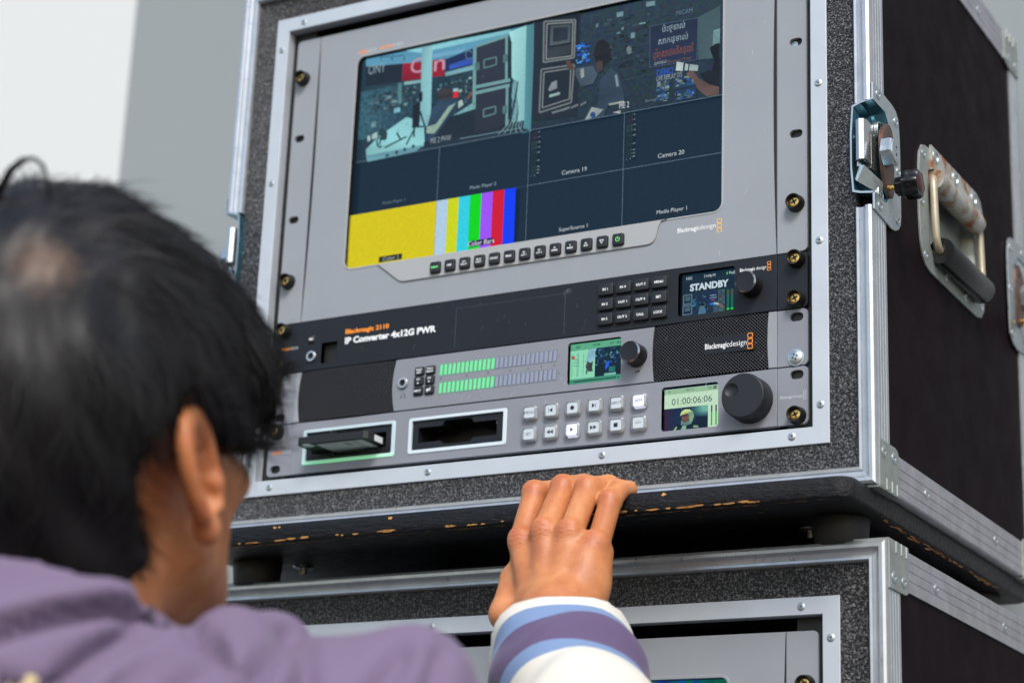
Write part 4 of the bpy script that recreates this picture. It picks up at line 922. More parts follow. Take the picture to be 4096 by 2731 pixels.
def chan(up):
    def f(b, cx, cz, y):
        textc(b, 'CH', cx, cz + 1.5, 1.7, y, .03); s = 1 if up else -1; fpoly(b, [(cx - .95, cz - 1.6 - s * .8), (cx + .95, cz - 1.6 - s * .8), (cx, cz - 1.6 + s * .9)], y)
    return f
for x, z, what in ((-93.5, 76.1, ['SOLO', 'LEFT']), (-83.2, 76.1, ['SOLO', 'RIGHT']), (-94.0, 67.8, chan(True)), (-83.5, 67.8, chan(False)), (-94.0, 59.5, ['INPUT']), (-83.5, 59.4, mute)): key(aud, x, z, 8.6, 7.2, -.8, -2.6, 'black_key', what, th=1.65 if isinstance(what, list) and len(what) > 1 else 1.7, r=1.2, bold=.03)
for zc in (75.2, 60.0):
    for i in range(27):
        x = -73.2 + i * (31.0 + 73.2) / 26; hh = 4.6; sh = .25
        o = [(x - 1.35 - sh, zc - hh + .5), (x - 1.0 - sh, zc - hh), (x + 1.0 - sh, zc - hh), (x + 1.4 - sh, zc - hh + .4), (x + 1.4 + sh, zc + hh - .5), (x + 1.0 + sh, zc + hh), (x - .9 + sh, zc + hh), (x - 1.3 + sh, zc + hh - .5)]
        b = MB(); fplate(b, inset(ccw(o), -.28), [], -.7, -.84, 0, mat='black_ink'); fplate(b, o, [], -.8, -1.15, .12); b.build('level_bar', aud, 'led_green' if i < 13 else 'led_off', 0)
knob(aud, 102.3, 67.0, 8.7, 14, y=-.8)
logo(aud, 159.8, 193.5, 63.6, 5.6, 194.2, 198.5, 61.3, 74.0, -2.05, sq='orange_ink')
b = MB(); fplate(b, rr4(158.5, 199.6, 60.6, 74.6, 1, 3), [], -1.0, -1.95, .2); b.build('logo_plate', aud, 'black_panel', 30)
S = Screen(2.6)
S.rect(41.8, 89.4, 49.4, 84.8, (8, 10, 12)); S.rect(42.9, 88.0, 50.8, 83.8, (92, 170, 134))
S.rect(42.9, 88.0, 78.6, 78.8, (60, 120, 96)); S.rect(55.6, 55.75, 78.7, 83.8, (70, 130, 104)); S.rect(75.6, 75.75, 78.7, 83.8, (70, 130, 104))
S.textc('SDI', 49.2, 81.1, 2.2, (20, 50, 50), .01); S.textc('4k/24p', 65.6, 81.2, 2.3, (20, 50, 50), .01); S.textc('Ch 1&2', 82, 81.3, 2.3, (20, 50, 50), .01)
S.rect(42.9, 64.5, 55.3, 78.4, (140, 214, 178)); S.rect(64.5, 88, 55.3, 78.4, (14, 36, 52))
S.pic = True; clutter(S, 64.5, 88, 64, 78.4, 80, [(12, 30, 44), (40, 90, 110), (90, 150, 160), (20, 50, 70), (30, 70, 150)], (.8, 3), (.5, 1.3))
S.poly([(59, 78.4), (66, 78.4), (64, 74), (65, 71), (60, 66), (57, 70)], (130, 180, 196)); S.poly([(57, 69), (62, 66.5), (63, 60), (59, 60)], (70, 60, 60)); clutter(S, 56.5, 63, 58, 69, 14, [(60, 60, 66), (110, 84, 84), (40, 60, 70)], (.5, 1.2), (2, 5))
for x in (44.5, 49, 50, 54.5): S.rect(x, x + .3, 57, 76, (50, 120, 100))
for z in (66, 68.6, 71): S.poly([(45.5, z), (51, z - .6), (51, z - .2), (45.5, z + .5)], (70, 140, 120))
S.poly([(43.8, 71.8), (47, 71.5), (46.8, 74), (44, 74)], (170, 60, 70))
S.poly([(66, 55.3), (69, 62), (68, 68), (71, 68.5), (71.5, 62), (74, 55.3), (71, 58), (69, 58)], (14, 30, 38)); S.poly([(73.5, 62), (75, 66.5), (77.4, 67), (77, 63.4), (74.6, 60)], (30, 90, 220)); S.rect(77, 82.5, 58, 62.2, (40, 110, 106)); S.rect(73, 88, 55.3, 57.2, (120, 180, 170)); S.rect(83, 88, 55.3, 62, (12, 28, 40))
S.pic = False; S.rect(42.9, 88, 50.8, 55.2, (64, 146, 116)); S.rect(46.5, 83.5, 52.5, 53.5, (24, 66, 66)); S.rect(46.5, 63, 52.5, 53.5, (14, 40, 48)); S.poly([(44, 53), (45.2, 52.4), (45.2, 53.6)], (16, 50, 50)); S.poly([(84.6, 52.7), (85.2, 52.7), (85.9, 52.2), (85.9, 53.9), (85.2, 53.4), (84.6, 53.4)], (16, 50, 50))
S.build('screen', aud)

# ---------------------------------------------------------------- disk recorder (1U)
rec = thing('disk_recorder', 'grey one unit disk recorder with two drive slots, clear square keys and a jog wheel', 'recorder', (0, 0, 0))
D0, D1 = .4, 44.2
ds = rr4(123.8, 170.3, 5.0, 39.3, 2.2, 4)
slots = [(-203.6, -115.8), (-99.9, -11.9)]
shape = lambda x0: [(x0 + 7.0, 16.6), (x0 + 28, 16.6), (x0 + 30.3, 13.4), (x0 + 56, 13.4), (x0 + 58.3, 16.6), (x0 + 80, 16.6), (x0 + 80, 29), (x0 + 58.8, 29), (x0 + 56.4, 33), (x0 + 31.6, 33), (x0 + 29.4, 29), (x0 + 7.0, 29)]
faceplate(rec, D0, D1, [ds] + [rr4(a + 1.5, c - 1.5, 9.4, 36.0, 1.5, 3) for a, c in slots], 'grey_low', -.6)
for s in (1, -1):
    ear(rec, s, D0, D1, [slot(s * 232.55, 6.35, 10.5, 6.8), slot(s * 232.55, 38.1, 10.5, 6.8)], 'grey_low')
edge_shade(rec, D0 + .3, D1 - .3, 1)
cup_screw(rec, 233.0, 6.7); cup_screw(rec, -233.0, 38.3)
b = MB(); b.loft([[(p[0], y, p[1]) for p in ccw(ds)] for y in (5, -.5)], False, False); b.build('screen_recess', rec, 'recess', 0)
for i, (a, c) in enumerate(slots):
    o = rr4(a - 1.6, c + 1.6, 7.4, 37.2, 2.2, 4); b = MB(); fplate(b, o, [rr4(a + 1.6, c - 1.6, 10.4, 34.8, 1.0, 3)], 1, -1.3, .35); fr = b.build('drive_slot', rec, 'light_pipe' if i == 0 else 'white_plastic', 40)
    b = MB(); fplate(b, rr4(a + 1.5, c - 1.5, 10.3, 34.9, .8, 2), [shape(a)], 2, .4, .1); b.build('slot_plate', fr, 'black_panel', 30)
    b = MB(); sh_ = ccw(shape(a)); b.loft([[(p[0], y, p[1]) for p in sh_] for y in (30, 1.9)], False, False); fpoly(b, sh_, 28); b.f = b.f; b.build('slot_cavity', fr, 'recess', 0)
tri_ = lambda cx, cz, s, w_=1: [(cx - s * w_, cz - s), (cx + s * w_, cz), (cx - s * w_, cz + s)]
def ic_prev(b, cx, cz, y): fpoly(b, [(cx + 1.6, cz - 1.9), (cx + 1.6, cz + 1.9), (cx - 1.1, cz)], y); fpoly(b, rrect(cx - 1.7, cz, .4, 3.8, .1, 2), y)
def ic_next(b, cx, cz, y): fpoly(b, [(cx - 1.8, cz - 1.9), (cx + .9, cz), (cx - 1.8, cz + 1.9)], y); fpoly(b, rrect(cx + 1.5, cz, .4, 3.8, .1, 2), y)
def ic_rec(b, cx, cz, y): fpoly(b, circ(cx, cz, 1.75, 20), y)
def ic_rew(b, cx, cz, y):
    for q in (-1.5, 1.3): fpoly(b, [(cx + q + 1.4, cz - 1.8), (cx + q + 1.4, cz + 1.8), (cx + q - 1.4, cz)], y)
def ic_ff(b, cx, cz, y):
    for q in (-1.5, 1.3): fpoly(b, [(cx + q - 1.4, cz - 1.8), (cx + q + 1.4, cz), (cx + q - 1.4, cz + 1.8)], y)
def ic_play(b, cx, cz, y): fpoly(b, [(cx - 1.2, cz - 1.7), (cx + 1.4, cz), (cx - 1.2, cz + 1.7)], y)
def ic_stop(b, cx, cz, y): fpoly(b, rrect(cx, cz, 3.4, 3.4, .1, 2), y)
rows = [[['MENU'], ic_prev, ic_rec, ic_next, ['INPUT'], ['REM']], [['SET'], ic_rew, ic_play, ic_ff, ic_stop, ['JOG']]]
for j in range(2):
    for i in range(6):
        cx, cz = 11.4 + i * 18.92, 30.45 - j * 17.4
        lit = (j, i) in ((0, 5), (1, 2))
        b = MB(); o = ccw(rrect(cx, cz, 13.4, 12.8, 3.2, 5))
        b.loft([[(p[0], y, p[1]) for p in inset(o, d)] for d, y in ((0, -.65), (0, -3.4), (.5, -4.2), (1.7, -4.6))], False, False)
        b.loft([[(p[0], y, p[1]) for p in inset(o, d)] for d, y in ((1.7, -4.6), (2.0, -3.6), (2.05, -.7))], False, False)
        k = b.build('transport_key', rec, 'clear', 40)
        b = MB(); o2 = ccw(rrect(cx, cz, 9.2, 8.8, 1.2, 4)); b.loft([[(p[0], y, p[1]) for p in inset(o2, d)] for d, y in ((0, -.65), (0, -3.7), (.3, -4.0))], False, True); kf = b.build('key_face', k, 'lit_white' if lit else 'key_face', 40)
        b = MB(); what = rows[j][i]
        if isinstance(what, list): textc(b, what[0], cx, cz, 2.3, -4.06, .0)
        else: what(b, cx, cz, -4.06)
        b.build('legend', k, 'black_ink', 0)
b = MB(); x, z, r = 196.6, 21.7, 16.9
b.lathe([(17.6, 0), (17.4, 5), (17.2, 14.5), (16.6, 15.8), (16.0, 16.2)], (x, -.6, z), (0, -1, 0), 64, False, False)
dx, dz, dr = 190.4 - 199.0 + x, 25.6 - 20.9 + z, 5.4
oc = [Vector((x + 16.0 * math.cos(a), z + 16.0 * math.sin(a), 0)) for a in np.linspace(0, 2 * PI, 65)[:-1]]; ic = [Vector((dx + dr * math.cos(a), dz + dr * math.sin(a), 0)) for a in np.linspace(0, 2 * PI, 33)[:-1]]
fl = oc + ic
fs = []
for t in tessellate_polygon([oc, ic[::-1]]):
    idx = [i if i < 64 else 64 + (31 - (i - 64)) for i in t]; a_, b2, c_ = (fl[i] for i in idx); cr = (b2.x - a_.x) * (c_.y - a_.y) - (b2.y - a_.y) * (c_.x - a_.x); fs.append(idx if cr > 0 else idx[::-1])
b.add([(p.x, -16.8, p.y) for p in fl], fs)
b.lathe([(dr, 16.2), (dr * .8, 15.3), (dr * .5, 14.6), (.1, 14.3)], (dx, -.6, dz), (0, -1, 0), 32, False, True)
b.build('jog_wheel', rec, 'black_key', 30)
logo(rec, 219.5, 237.0, 19.9, 3.0, 237.4, 239.7, 18.5, 25.7, -.06, ink='pale_ink', sq='pale_ink')
b = MB(); text(b, '12G', -236.5, -227.5, 19.4, 22.4, -.06, .04); text(b, 'SDI', -227, -218, 19.4, 22.4, -.06, .02, mat='pale_ink'); b.build('badge', rec, 'orange_ink', 0)
S = Screen(2.8)
S.rect(123.2, 170.9, 4.4, 39.9, (6, 8, 12)); S.rect(124.6, 169.4, 5.6, 38.6, (190, 220, 190)); S.rect(124.6, 169.4, 34.2, 38.6, (150, 186, 152)); S.rect(124.6, 169.4, 38.4, 38.9, (20, 30, 90))
S.rect(133.3, 133.45, 34.2, 38.4, (110, 150, 116)); S.rect(157.6, 157.75, 34.2, 38.4, (110, 150, 116))
S.poly([(128.3, 35.6), (129.6, 36.3), (128.3, 37)], (30, 44, 50)); S.textc('1080p 50', 145.4, 36.4, 1.8, (30, 60, 60)); S.textc('SSD', 162, 36.4, 1.7, (30, 60, 60)); S.rect(165.0, 167.4, 35.2, 37.6, (24, 48, 54)); S.textc('1', 166.2, 36.4, 1.6, (190, 220, 190), .05)
S.textc('01:00:06:06', 147.2, 28.2, 5.0, (20, 52, 64), -.003, wmax=40)
S.rect(124.6, 160.6, 5.6, 23.2, (12, 34, 64))
S.grid(124.6, 160.6, 5.6, 23.2, 36, 18, lambda u, v: mixc((52, 26, 58), (10, 40, 72), min(1, u * 3)) if u < .35 else (mixc((10, 34, 62), (110, 176, 160), max(0, min(1, (v - .45) * 3)) * max(0, min(1, (u - .55) * 3)))))
S.pic = True; S.poly([(131, 5.6), (134, 9.5), (138, 11.2), (149, 11.2), (153, 9.2), (155, 5.6)], (14, 30, 48)); S.poly([(132, 5.6), (134.5, 8.8), (135.5, 8.4), (134, 5.6)], (150, 190, 140)); S.poly([(138, 5.6), (140, 9), (143, 8.6), (142.6, 5.6)], (130, 170, 150)); S.poly([(149, 8.6), (153, 8.2), (153, 6.4), (148.6, 6.8)], (120, 150, 120))
S.poly([(151, 15.2), (160.6, 14.4), (160.6, 5.6), (155, 5.6), (151, 9)], (10, 24, 48))
S.poly([(138.4, 9.6), (138.6, 13), (146.6, 12.2), (147.6, 10.2), (143, 9)], (90, 130, 126))
S.poly([(137.6, 16.6), (138.6, 19.8), (141.4, 21.6), (145.2, 21.4), (148.4, 19.2), (149.2, 15.4), (148, 11.8), (145.6, 10.4), (145, 14), (143, 18)], (120, 150, 120)); S.poly([(137.8, 17.2), (139, 20), (141.6, 21.4), (145.2, 21.2), (147.6, 19.6), (143.4, 18.6)], (196, 216, 140))
S.poly([(139.0, 17.6), (143.6, 18.2), (145.2, 16), (144.4, 12.4), (142, 11.2), (139.8, 12), (139.4, 13.6), (138.6, 14.4), (139.2, 15.4)], (112, 78, 74)); S.poly([(138.6, 16.6), (145.0, 17.4), (145.0, 16.6), (138.8, 15.8)], (46, 44, 52))
S.pic = False
for x in (163.0, 166.6): S.rect(x, x + 1.2, 7.0, 22.6, (60, 76, 70)); S.rect(x, x + 1.2, 7.0, 17.6, (20, 176, 30))
S.build('screen', rec)
# solid state drive pushed into the first slot
ssd = thing('solid_state_drive', 'small black solid state drive with white label sticking out of the recorder slot', 'drive', (-160, 0, 20))
b = MB(); x0, x1 = -193.5, -125.5
b.loft([[(x, y, z) for x, y in inset(ccw([(x0, 20), (x0, -24), (x0 + 2.2, -26), (x1 - 3, -26), (x1, -23), (x1, 20)]), d)] for d, z in ((.5, 17.2), (0, 17.7), (0, 23.6), (.5, 24.1))], True, True)
b.mat = 'recess'
for x in (-178, -173, -148, -143): b.box(x, x + 1.6, -26.08, -25.9, 19.8, 21.4)
o_ssd = b.build('drive_body', ssd, 'black_plastic', 30)
b = MB(); b.add([(-176, -23.5, 17.14), (-131, -23.5, 17.14), (-131, 10, 17.14), (-176, 10, 17.14)], [(3, 2, 1, 0)]); b.mat = 'black_ink'
for x in (-141.5, -139): b.box(x, x + .5, -23, 5, 17.08, 17.12)
for q in range(4): b.box(-152 + q * .1, -146, -20 + q * 2.4, -19 + q * 2.4, 17.08, 17.12)
b.build('drive_label', ssd, 'label_white', 0)
b = MB(); b.lathe([(5, 0), (5, .12)], (-184, -22.5, 17.2), (0, 0, -1), 16); b.build('round_sticker', ssd, 'white_plastic', 0)
b = MB(); b.box(-125.45, -125.3, -14, -2, 18.2, 23.2); b.build('side_sticker', ssd, 'label_white', 0)
for ch in list(ssd.children): ch.location = (160 * MM, 0, -20 * MM)
for th_, z in ((ipc, 89), (aud, 45)):
    for ch in th_.children: ch.location = (ch.location[0], ch.location[1], ch.location[2] - z * MM)

def wear(par, x0, x1, z0, z1, y, n, mat):
    b = MB()
    for _ in range(n):
        x, z = random.uniform(x0, x1), random.uniform(z0, z1); a = random.gauss(1.2, .5); L = random.choice((.3, .4, .5, 2, 4)) * random.uniform(.6, 1.4); d = (math.cos(a) * L, math.sin(a) * L)
        line(b, (x, z), (x + d[0], z + d[1]), random.uniform(.1, .28), y - random.uniform(0, .01))
    return b.build('wear_marks', par, mat, 0)
M['scuff'] = simple('pale_scuff', (92, 96, 104), .6); M['scuff_light'] = simple('light_scuff', (188, 190, 192), .6)
wear(mon, -210, 210, 136, 172, -.07, 26, 'scuff_light'); wear(mon, 176, 212, 180, 395, -.07, 22, 'scuff_light'); wear(rec, -210, 210, 2, 43, -.68, 24, 'scuff_light')
for o_w in (wear(ipc, -160, 60, 91, 131, -.68, 40, 'scuff'), wear(aud, -70, 40, 46, 56, -.9, 16, 'scuff_light'), wear(aud, 120, 208, 47, 86, -2.1, 26, 'scuff')): o_w.location.z -= (89 if o_w.parent == ipc else 45) * MM
b = MB()
for x in (-62, 38): line(b, (x, 92), (x + .3, 126), .18, -.69)
line(b, (-62, 126), (38, 126), .14, -.69)
for q in range(16): line(b, (38 + random.uniform(-1, 6), 125 + random.uniform(-1, 5)), (38 + random.uniform(-1, 6), 125 + random.uniform(-1, 5)), .2, -.7)
o_w = b.build('tape_residue', ipc, 'scuff', 0); o_w.location.z -= 89 * MM
# ---------------------------------------------------------------- monitor in the lower case
lm = thing('rack_monitor', 'second grey rack monitor, lower down in the bottom case behind the raised sleeve', 'monitor', (0, 17, -147))
ms = rr4(-175.6, 171.6, -375, -178.2, 5, 5)
faceplate(lm, -413, -147.2, [ms], 'grey', 0)
for s in (1, -1):
    ear(lm, s, -413, -147.2, [slot(s * 232.55, z, 10.5, 6.6) for z in (-185.2, -241, -318, -375)], 'grey'); edge_shade(lm, -412, -147.6, s); cup_screw(lm, s * 232.2, -185.2)
b = MB(); o = ccw(ms); b.loft([[(p[0], y, p[1]) for p in inset(o, -d)] for d, y in ((2.4, -.05), (2.0, -.5), (.3, -.5), (-.05, -.1))], False, False); b.build('screen_bezel', lm, 'grey', 40)
S = Screen(4); S.rect(-178, 174, -378, -175, (10, 20, 30)); S.rect(-174, 171, -373, -178.6, (14, 58, 92)); S.grid(-174, 171, -260, -178.6, 60, 14, lambda u, v: tuple(x * random.uniform(.6, 1.5) for x in (12, 70, 110)))
clutter(S, 40, 170, -200, -179, 40, [(20, 110, 160), (90, 190, 220), (10, 40, 70), (30, 80, 130)], (2, 10), (.8, 3)); S.rect(82, 92, -184.5, -183, (190, 235, 250)); S.rect(86, 88.5, -189, -179, (190, 235, 250))
S.build('screen', lm)
for ch in lm.children: ch.location = (0, 0, 147 * MM)

# ================================================================== THE PERSON
def surf_nets(fn, lo, hi, h):
    """naive surface nets on a regular grid; open where the surface leaves the grid"""
    ax = [np.arange(lo[i], hi[i] + h * .5, h, dtype=np.float32) for i in range(3)]
    X, Y, Z = np.meshgrid(*ax, indexing='ij'); V = fn(X, Y, Z).astype(np.float32); ins = V < 0
    n = V.shape; mn = np.zeros((n[0] - 1, n[1] - 1, n[2] - 1), np.int8)
    cs = [(a, b, c) for a in (0, 1) for b in (0, 1) for c in (0, 1)]
    for a, b, c in cs: mn += ins[a:n[0] - 1 + a, b:n[1] - 1 + b, c:n[2] - 1 + c]
    I, J, K = np.nonzero((mn > 0) & (mn < 8)); idx = -np.ones(mn.shape, np.int64); idx[I, J, K] = np.arange(len(I))
    acc = np.zeros((len(I), 3), np.float64); cnt = np.zeros(len(I))
    for a in cs:
        for d in range(3):
            if a[d]: continue
            b = list(a); b[d] = 1
            va = V[I + a[0], J + a[1], K + a[2]]; vb = V[I + b[0], J + b[1], K + b[2]]; m = (va < 0) != (vb < 0)
            t = va[m] / (va[m] - vb[m]); p = np.stack([np.full(m.sum(), a[q], float) for q in range(3)], 1); p[:, d] += t; acc[m] += p; cnt[m] += 1
    pos = acc / cnt[:, None] + np.stack([I, J, K], 1); pos = pos * h + np.array(lo)
    F = []
    for d in range(3):
        e1, e2 = [(1, 2), (2, 0), (0, 1)][d]
        s0 = [slice(None)] * 3; s1 = [slice(None)] * 3; s0[d] = slice(0, n[d] - 1); s1[d] = slice(1, n[d])
        A, B = ins[tuple(s0)], ins[tuple(s1)]; m = A != B; q = list(np.nonzero(m)); aa = A[m]
        ok = (q[e1] > 0) & (q[e2] > 0) & (q[e1] < n[e1] - 1) & (q[e2] < n[e2] - 1); q = [x[ok] for x in q]; aa = aa[ok]
        def cell(o1, o2):
            r = [x.copy() for x in q]; r[e1] -= o1; r[e2] -= o2; return idx[r[0], r[1], r[2]]
        f = np.stack([cell(1, 1), cell(0, 1), cell(0, 0), cell(1, 0)], 1); f[~aa] = f[~aa][:, ::-1]; F.append(f)
    return pos, np.concatenate(F)
def smin(a, b, k): h = np.clip(.5 + .5 * (b - a) / k, 0, 1); return b * (1 - h) + a * h - k * h * (1 - h)
def smax(a, b, k): return -smin(-a, -b, k)
def cone(X, Y, Z, a, b, ra, rb):
    a = np.array(a, float); d = np.array(b, float) - a; L = float(d @ d)
    t = np.clip(((X - a[0]) * d[0] + (Y - a[1]) * d[1] + (Z - a[2]) * d[2]) / L, 0, 1)
    return np.sqrt((X - a[0] - t * d[0]) ** 2 + (Y - a[1] - t * d[1]) ** 2 + (Z - a[2] - t * d[2]) ** 2) - (ra + (rb - ra) * t)
def chain(X, Y, Z, pts, rs, k=3):
    o = None
    for i in range(len(pts) - 1):
        c = cone(X, Y, Z, pts[i], pts[i + 1], rs[i], rs[i + 1]); o = c if o is None else smin(o, c, k)
    return o
def ellip(X, Y, Z, c, r, A=None):
    P = np.stack([X - c[0], Y - c[1], Z - c[2]], 0)
    if A is not None: P = np.tensordot(np.array(A), P, 1)
    q = np.sqrt((P[0] / r[0]) ** 2 + (P[1] / r[1]) ** 2 + (P[2] / r[2]) ** 2); q2 = np.sqrt((P[0] / r[0] ** 2) ** 2 + (P[1] / r[1] ** 2) ** 2 + (P[2] / r[2] ** 2) ** 2)
    return q * (q - 1) / np.maximum(q2, 1e-6)

# head frame: h = centre of the skull, gaze up towards the screen and a little to the right
H = np.array([36.0, -538.0, -121.5])
yaw, pit = math.radians(-4), math.radians(18)
hf = np.array([math.sin(yaw) * math.cos(pit), math.cos(yaw) * math.cos(pit), math.sin(pit)]); hr = np.array([math.cos(yaw), -math.sin(yaw), 0]); hu = np.cross(hr, hf)
HA = np.stack([hr, hf, hu])
hp = lambda x, y, z: H + x * hr + y * hf + z * hu
NECK0 = hp(0, -14, -60); NECK1 = np.array([46, -572, -275.0])
SH_R = np.array([196, -488, -292.0]); SH_L = np.array([-128, -600, -304.0])
EL_R = np.array([240, -274, -368.0]); WR_R = np.array([98, -112, -150.0]); CUFF = np.array([112, -128, -178.0])
EL_L = np.array([-190, -560, -600.0]); WR_L = np.array([-175, -410, -800.0])

def ear_sdf(X, Y, Z, s):
    c = hp(s * 84, -20, -26)
    out = np.array([s * .93, .24, .05]); out /= np.linalg.norm(out); upv = np.array([s * .05, -.22, 1.0]); upv -= out * (upv @ out); upv /= np.linalg.norm(upv); fw = np.cross(upv, out)
    A = np.stack([fw, out, upv]) @ HA
    P = np.tensordot(A, np.stack([X - c[0], Y - c[1], Z - c[2]], 0), 1)
    a, b, z = P
    wid = 18 + 4 * np.clip(z / 32, -1, 1)
    q = np.sqrt((a / wid) ** 2 + (z / 33) ** 2)
    dish = (q ** 2) * 5.5
    d = np.maximum((q - 1) * 16, np.abs(b - dish + 3) - 3.2)
    rim = np.sqrt(((q - .92) * 18) ** 2 + (b - 4.5) ** 2) - 3.6; rim = np.where(z < -22, rim + 3, rim - .4)
    lobe = np.sqrt((a + 1) ** 2 + (b - 0) ** 2 * 1.6 + (z + 28) ** 2) - 8.5
    anti = np.sqrt(((q - .58) * 20) ** 2 + (b - 3.2) ** 2) - 2.8; anti = np.where((a > 6) | (z < -16), anti + 4, anti)
    trag = np.sqrt((a - 15) ** 2 + (b - 4) ** 2 + (z + 8) ** 2) - 5.5
    conch = np.sqrt((a - 4) ** 2 + (b - 7) ** 2 * .8 + ((z + 6) * .7) ** 2) - 9.5
    return smin(smax(smin(smin(smin(d, rim, 2), anti, 2), lobe, 4), -conch, 3), trag, 3)
def head_sdf(X, Y, Z):
    o = ellip(X, Y, Z, hp(0, -6, 6), (75, 94, 92), HA)
    o = smin(o, ellip(X, Y, Z, hp(0, 28, -48), (60, 62, 72), HA), 18)          # face
    o = smin(o, ellip(X, Y, Z, hp(0, 58, -92), (34, 30, 24), HA), 16)          # chin
    for s in (-1, 1):
        o = smin(o, cone(X, Y, Z, hp(s * 56, 6, -62), hp(s * 22, 70, -98), 14, 11), 14)   # jaw
        o = smin(o, ellip(X, Y, Z, hp(s * 40, 62, -34), (22, 20, 16), HA), 10)  # cheekbone
        o = smax(o, -ellip(X, Y, Z, hp(s * 31, 92, -14), (17, 12, 11), HA), 8)  # eye socket
        o = smin(o, ellip(X, Y, Z, hp(s * 31, 78, -14), (12, 11.5, 11.5), HA), 2)
        o = smin(o, ear_sdf(X, Y, Z, s), 4)
    o = smin(o, cone(X, Y, Z, hp(0, 84, -8), hp(0, 103, -44), 7, 11), 7)         # nose
    o = smin(o, ellip(X, Y, Z, hp(0, 86, -68), (22, 9, 5), HA), 4); o = smin(o, ellip(X, Y, Z, hp(0, 84, -77), (19, 9, 5.5), HA), 3)
    o = smin(o, cone(X, Y, Z, NECK0, NECK1, 57, 50), 20)
    return o
def body_sdf(X, Y, Z):
    o = cone(X, Y, Z, NECK0, NECK1, 57, 50)
    for S_ in (SH_R, SH_L): o = smin(o, cone(X, Y, Z, (40 + (S_[0] - 40) * .35, -566, -308), S_, 40, 38), 24)
    o = smin(o, ellip(X, Y, Z, (38, -560, -490), (150, 84, 205)), 30); o = smin(o, ellip(X, Y, Z, (38, -560, -760), (150, 95, 150)), 40)
    o = smin(o, chain(X, Y, Z, [SH_R, EL_R, WR_R], [38, 33, 27], 10), 15); o = smin(o, chain(X, Y, Z, [SH_L, EL_L, WR_L], [48, 36, 27], 10), 15)
    o = smin(o, chain(X, Y, Z, [WR_L, WR_L + np.array([5, 40, -80])], [26, 18], 5), 10)
    for s in (-1, 1): o = smin(o, chain(X, Y, Z, [(s * 85 + 38, -560, -840), (s * 95 + 38, -540, -1180), (s * 95 + 38, -565, -1560)], [80, 56, 38], 20), 25)
    return o
# right hand: fingers hooked over the ledge of the base board
FING = {  # MCP, PIP, DIP, tip and radii
    'index': ([(56.5, -88, -91), (54.5, -67, -52), (65, -48, -46), (75, -32, -44)], [11.2, 9.3, 8.4, 7.0]),
    'middle': ([(78, -93, -86.5), (78.0, -67, -49.5), (84, -47, -43.5), (87, -27, -44)], [11.4, 9.2, 8.4, 7.0]),
    'ring': ([(98, -91, -88.5), (97, -65, -51), (104, -47, -45.5), (107, -29, -44.5)], [11.0, 8.9, 8.1, 6.8]),
    'little': ([(116, -84, -97), (114.2, -63, -61.5), (114.5, -50, -50), (117, -39, -47)], [10.4, 8.3, 7.4, 6.4])}
def hand_sdf(X, Y, Z):
    o = None
    wx = {'index': (80, -105, -152), 'middle': (90, -108, -153), 'ring': (99, -108, -153), 'little': (107, -106, -152)}
    for nme, (pts, rs) in FING.items():
        m = np.array(pts[0]); q = np.array(wx[nme], float); mid = (m + q) / 2 + np.array([0, 2.0, 0])
        c = chain(X, Y, Z, [m + (q - m) * .10 + np.array([0, 4, 0]), mid + np.array([0, 4, 0]), q], [11.2, 13, 16.5], 6); o = c if o is None else smin(o, c, 12)
    o = smin(o, ellip(X, Y, Z, (84, -84, -122), (34, 15, 30)), 12)
    o = smin(o, ellip(X, Y, Z, (112, -92, -128), (13, 14, 30)), 12)
    for nme, (pts, rs) in FING.items():       # tendons and knuckles
        m = np.array(pts[0]); q = np.array(wx[nme], float)
        o = smin(o, cone(X, Y, Z, m + np.array([0, -5.6, -4]), (m + q) / 2 + np.array([0, -7.0, 0]), 3.2, 2.2), 9)
        o = smin(o, ellip(X, Y, Z, m + np.array([0, -4.6, 1.5]), (8.4, 6.4, 8.5)), 6)
        f = chain(X, Y, Z, pts, [rs[0] - 1.9] + rs[1:], 2.5); p = np.array(pts[1])
        f = smin(f, ellip(X, Y, Z, p + np.array([-.3, -2.0, 1.5]), (rs[1] * .95, rs[1] * .9, rs[1] * .9)), 3)
        for dd in (-3.2, 0, 3.0):             # skin folds over the middle joint
            d = (p - m) / np.linalg.norm(p - m); w_ = np.abs((X - p[0]) * d[0] + (Y - p[1]) * d[1] + (Z - p[2]) * d[2] - dd + .6 * np.sin(X * .9)); near = np.clip(1 - np.sqrt((X - p[0]) ** 2 + (Y - p[1] + 9) ** 2 + (Z - p[2] - 2) ** 2) / 11, 0, 1)
            f = f + .4 * np.exp(-(w_ / .55) ** 2) * near
        k = 1.9; o = smin(o, f, k)
    th = chain(X, Y, Z, [(78, -104, -158), (53, -101, -146), (50, -84, -118), (58, -66, -96), (66, -56, -84)], [13, 11.5, 10.5, 9.6, 8.0], 4)
    o = smin(o, th, 6)
    o = smin(o, cone(X, Y, Z, (97, -110, -150), (110, -140, -200), 23, 26), 12)
    for nme, (pts, rs) in FING.items():       # fine folds over the knuckles
        m = np.array(pts[0]); d2 = (X - m[0]) ** 2 + (Y - m[1] + 10) ** 2 + (Z - m[2]) ** 2
        o = o + .38 * np.sin((Z - m[2]) * 1.9 + 1.5 * np.sin(X * .6)) * np.exp(-d2 / 95.0)
    return o
def join_parts(parts):
    V, F, o = [], [], 0
    for v, f in parts: V.append(v); F.append(f + o); o += len(v)
    return np.concatenate(V), np.concatenate(F)
ZC = -250.0; YC = -141.0
hd = surf_nets(head_sdf, (H[0] - 118, H[1] - 128, ZC), (H[0] + 118, H[1] + 142, H[2] + 122), 2.6)
hn = surf_nets(hand_sdf, (30, YC, -215), (142, -12, -24), 1.25)
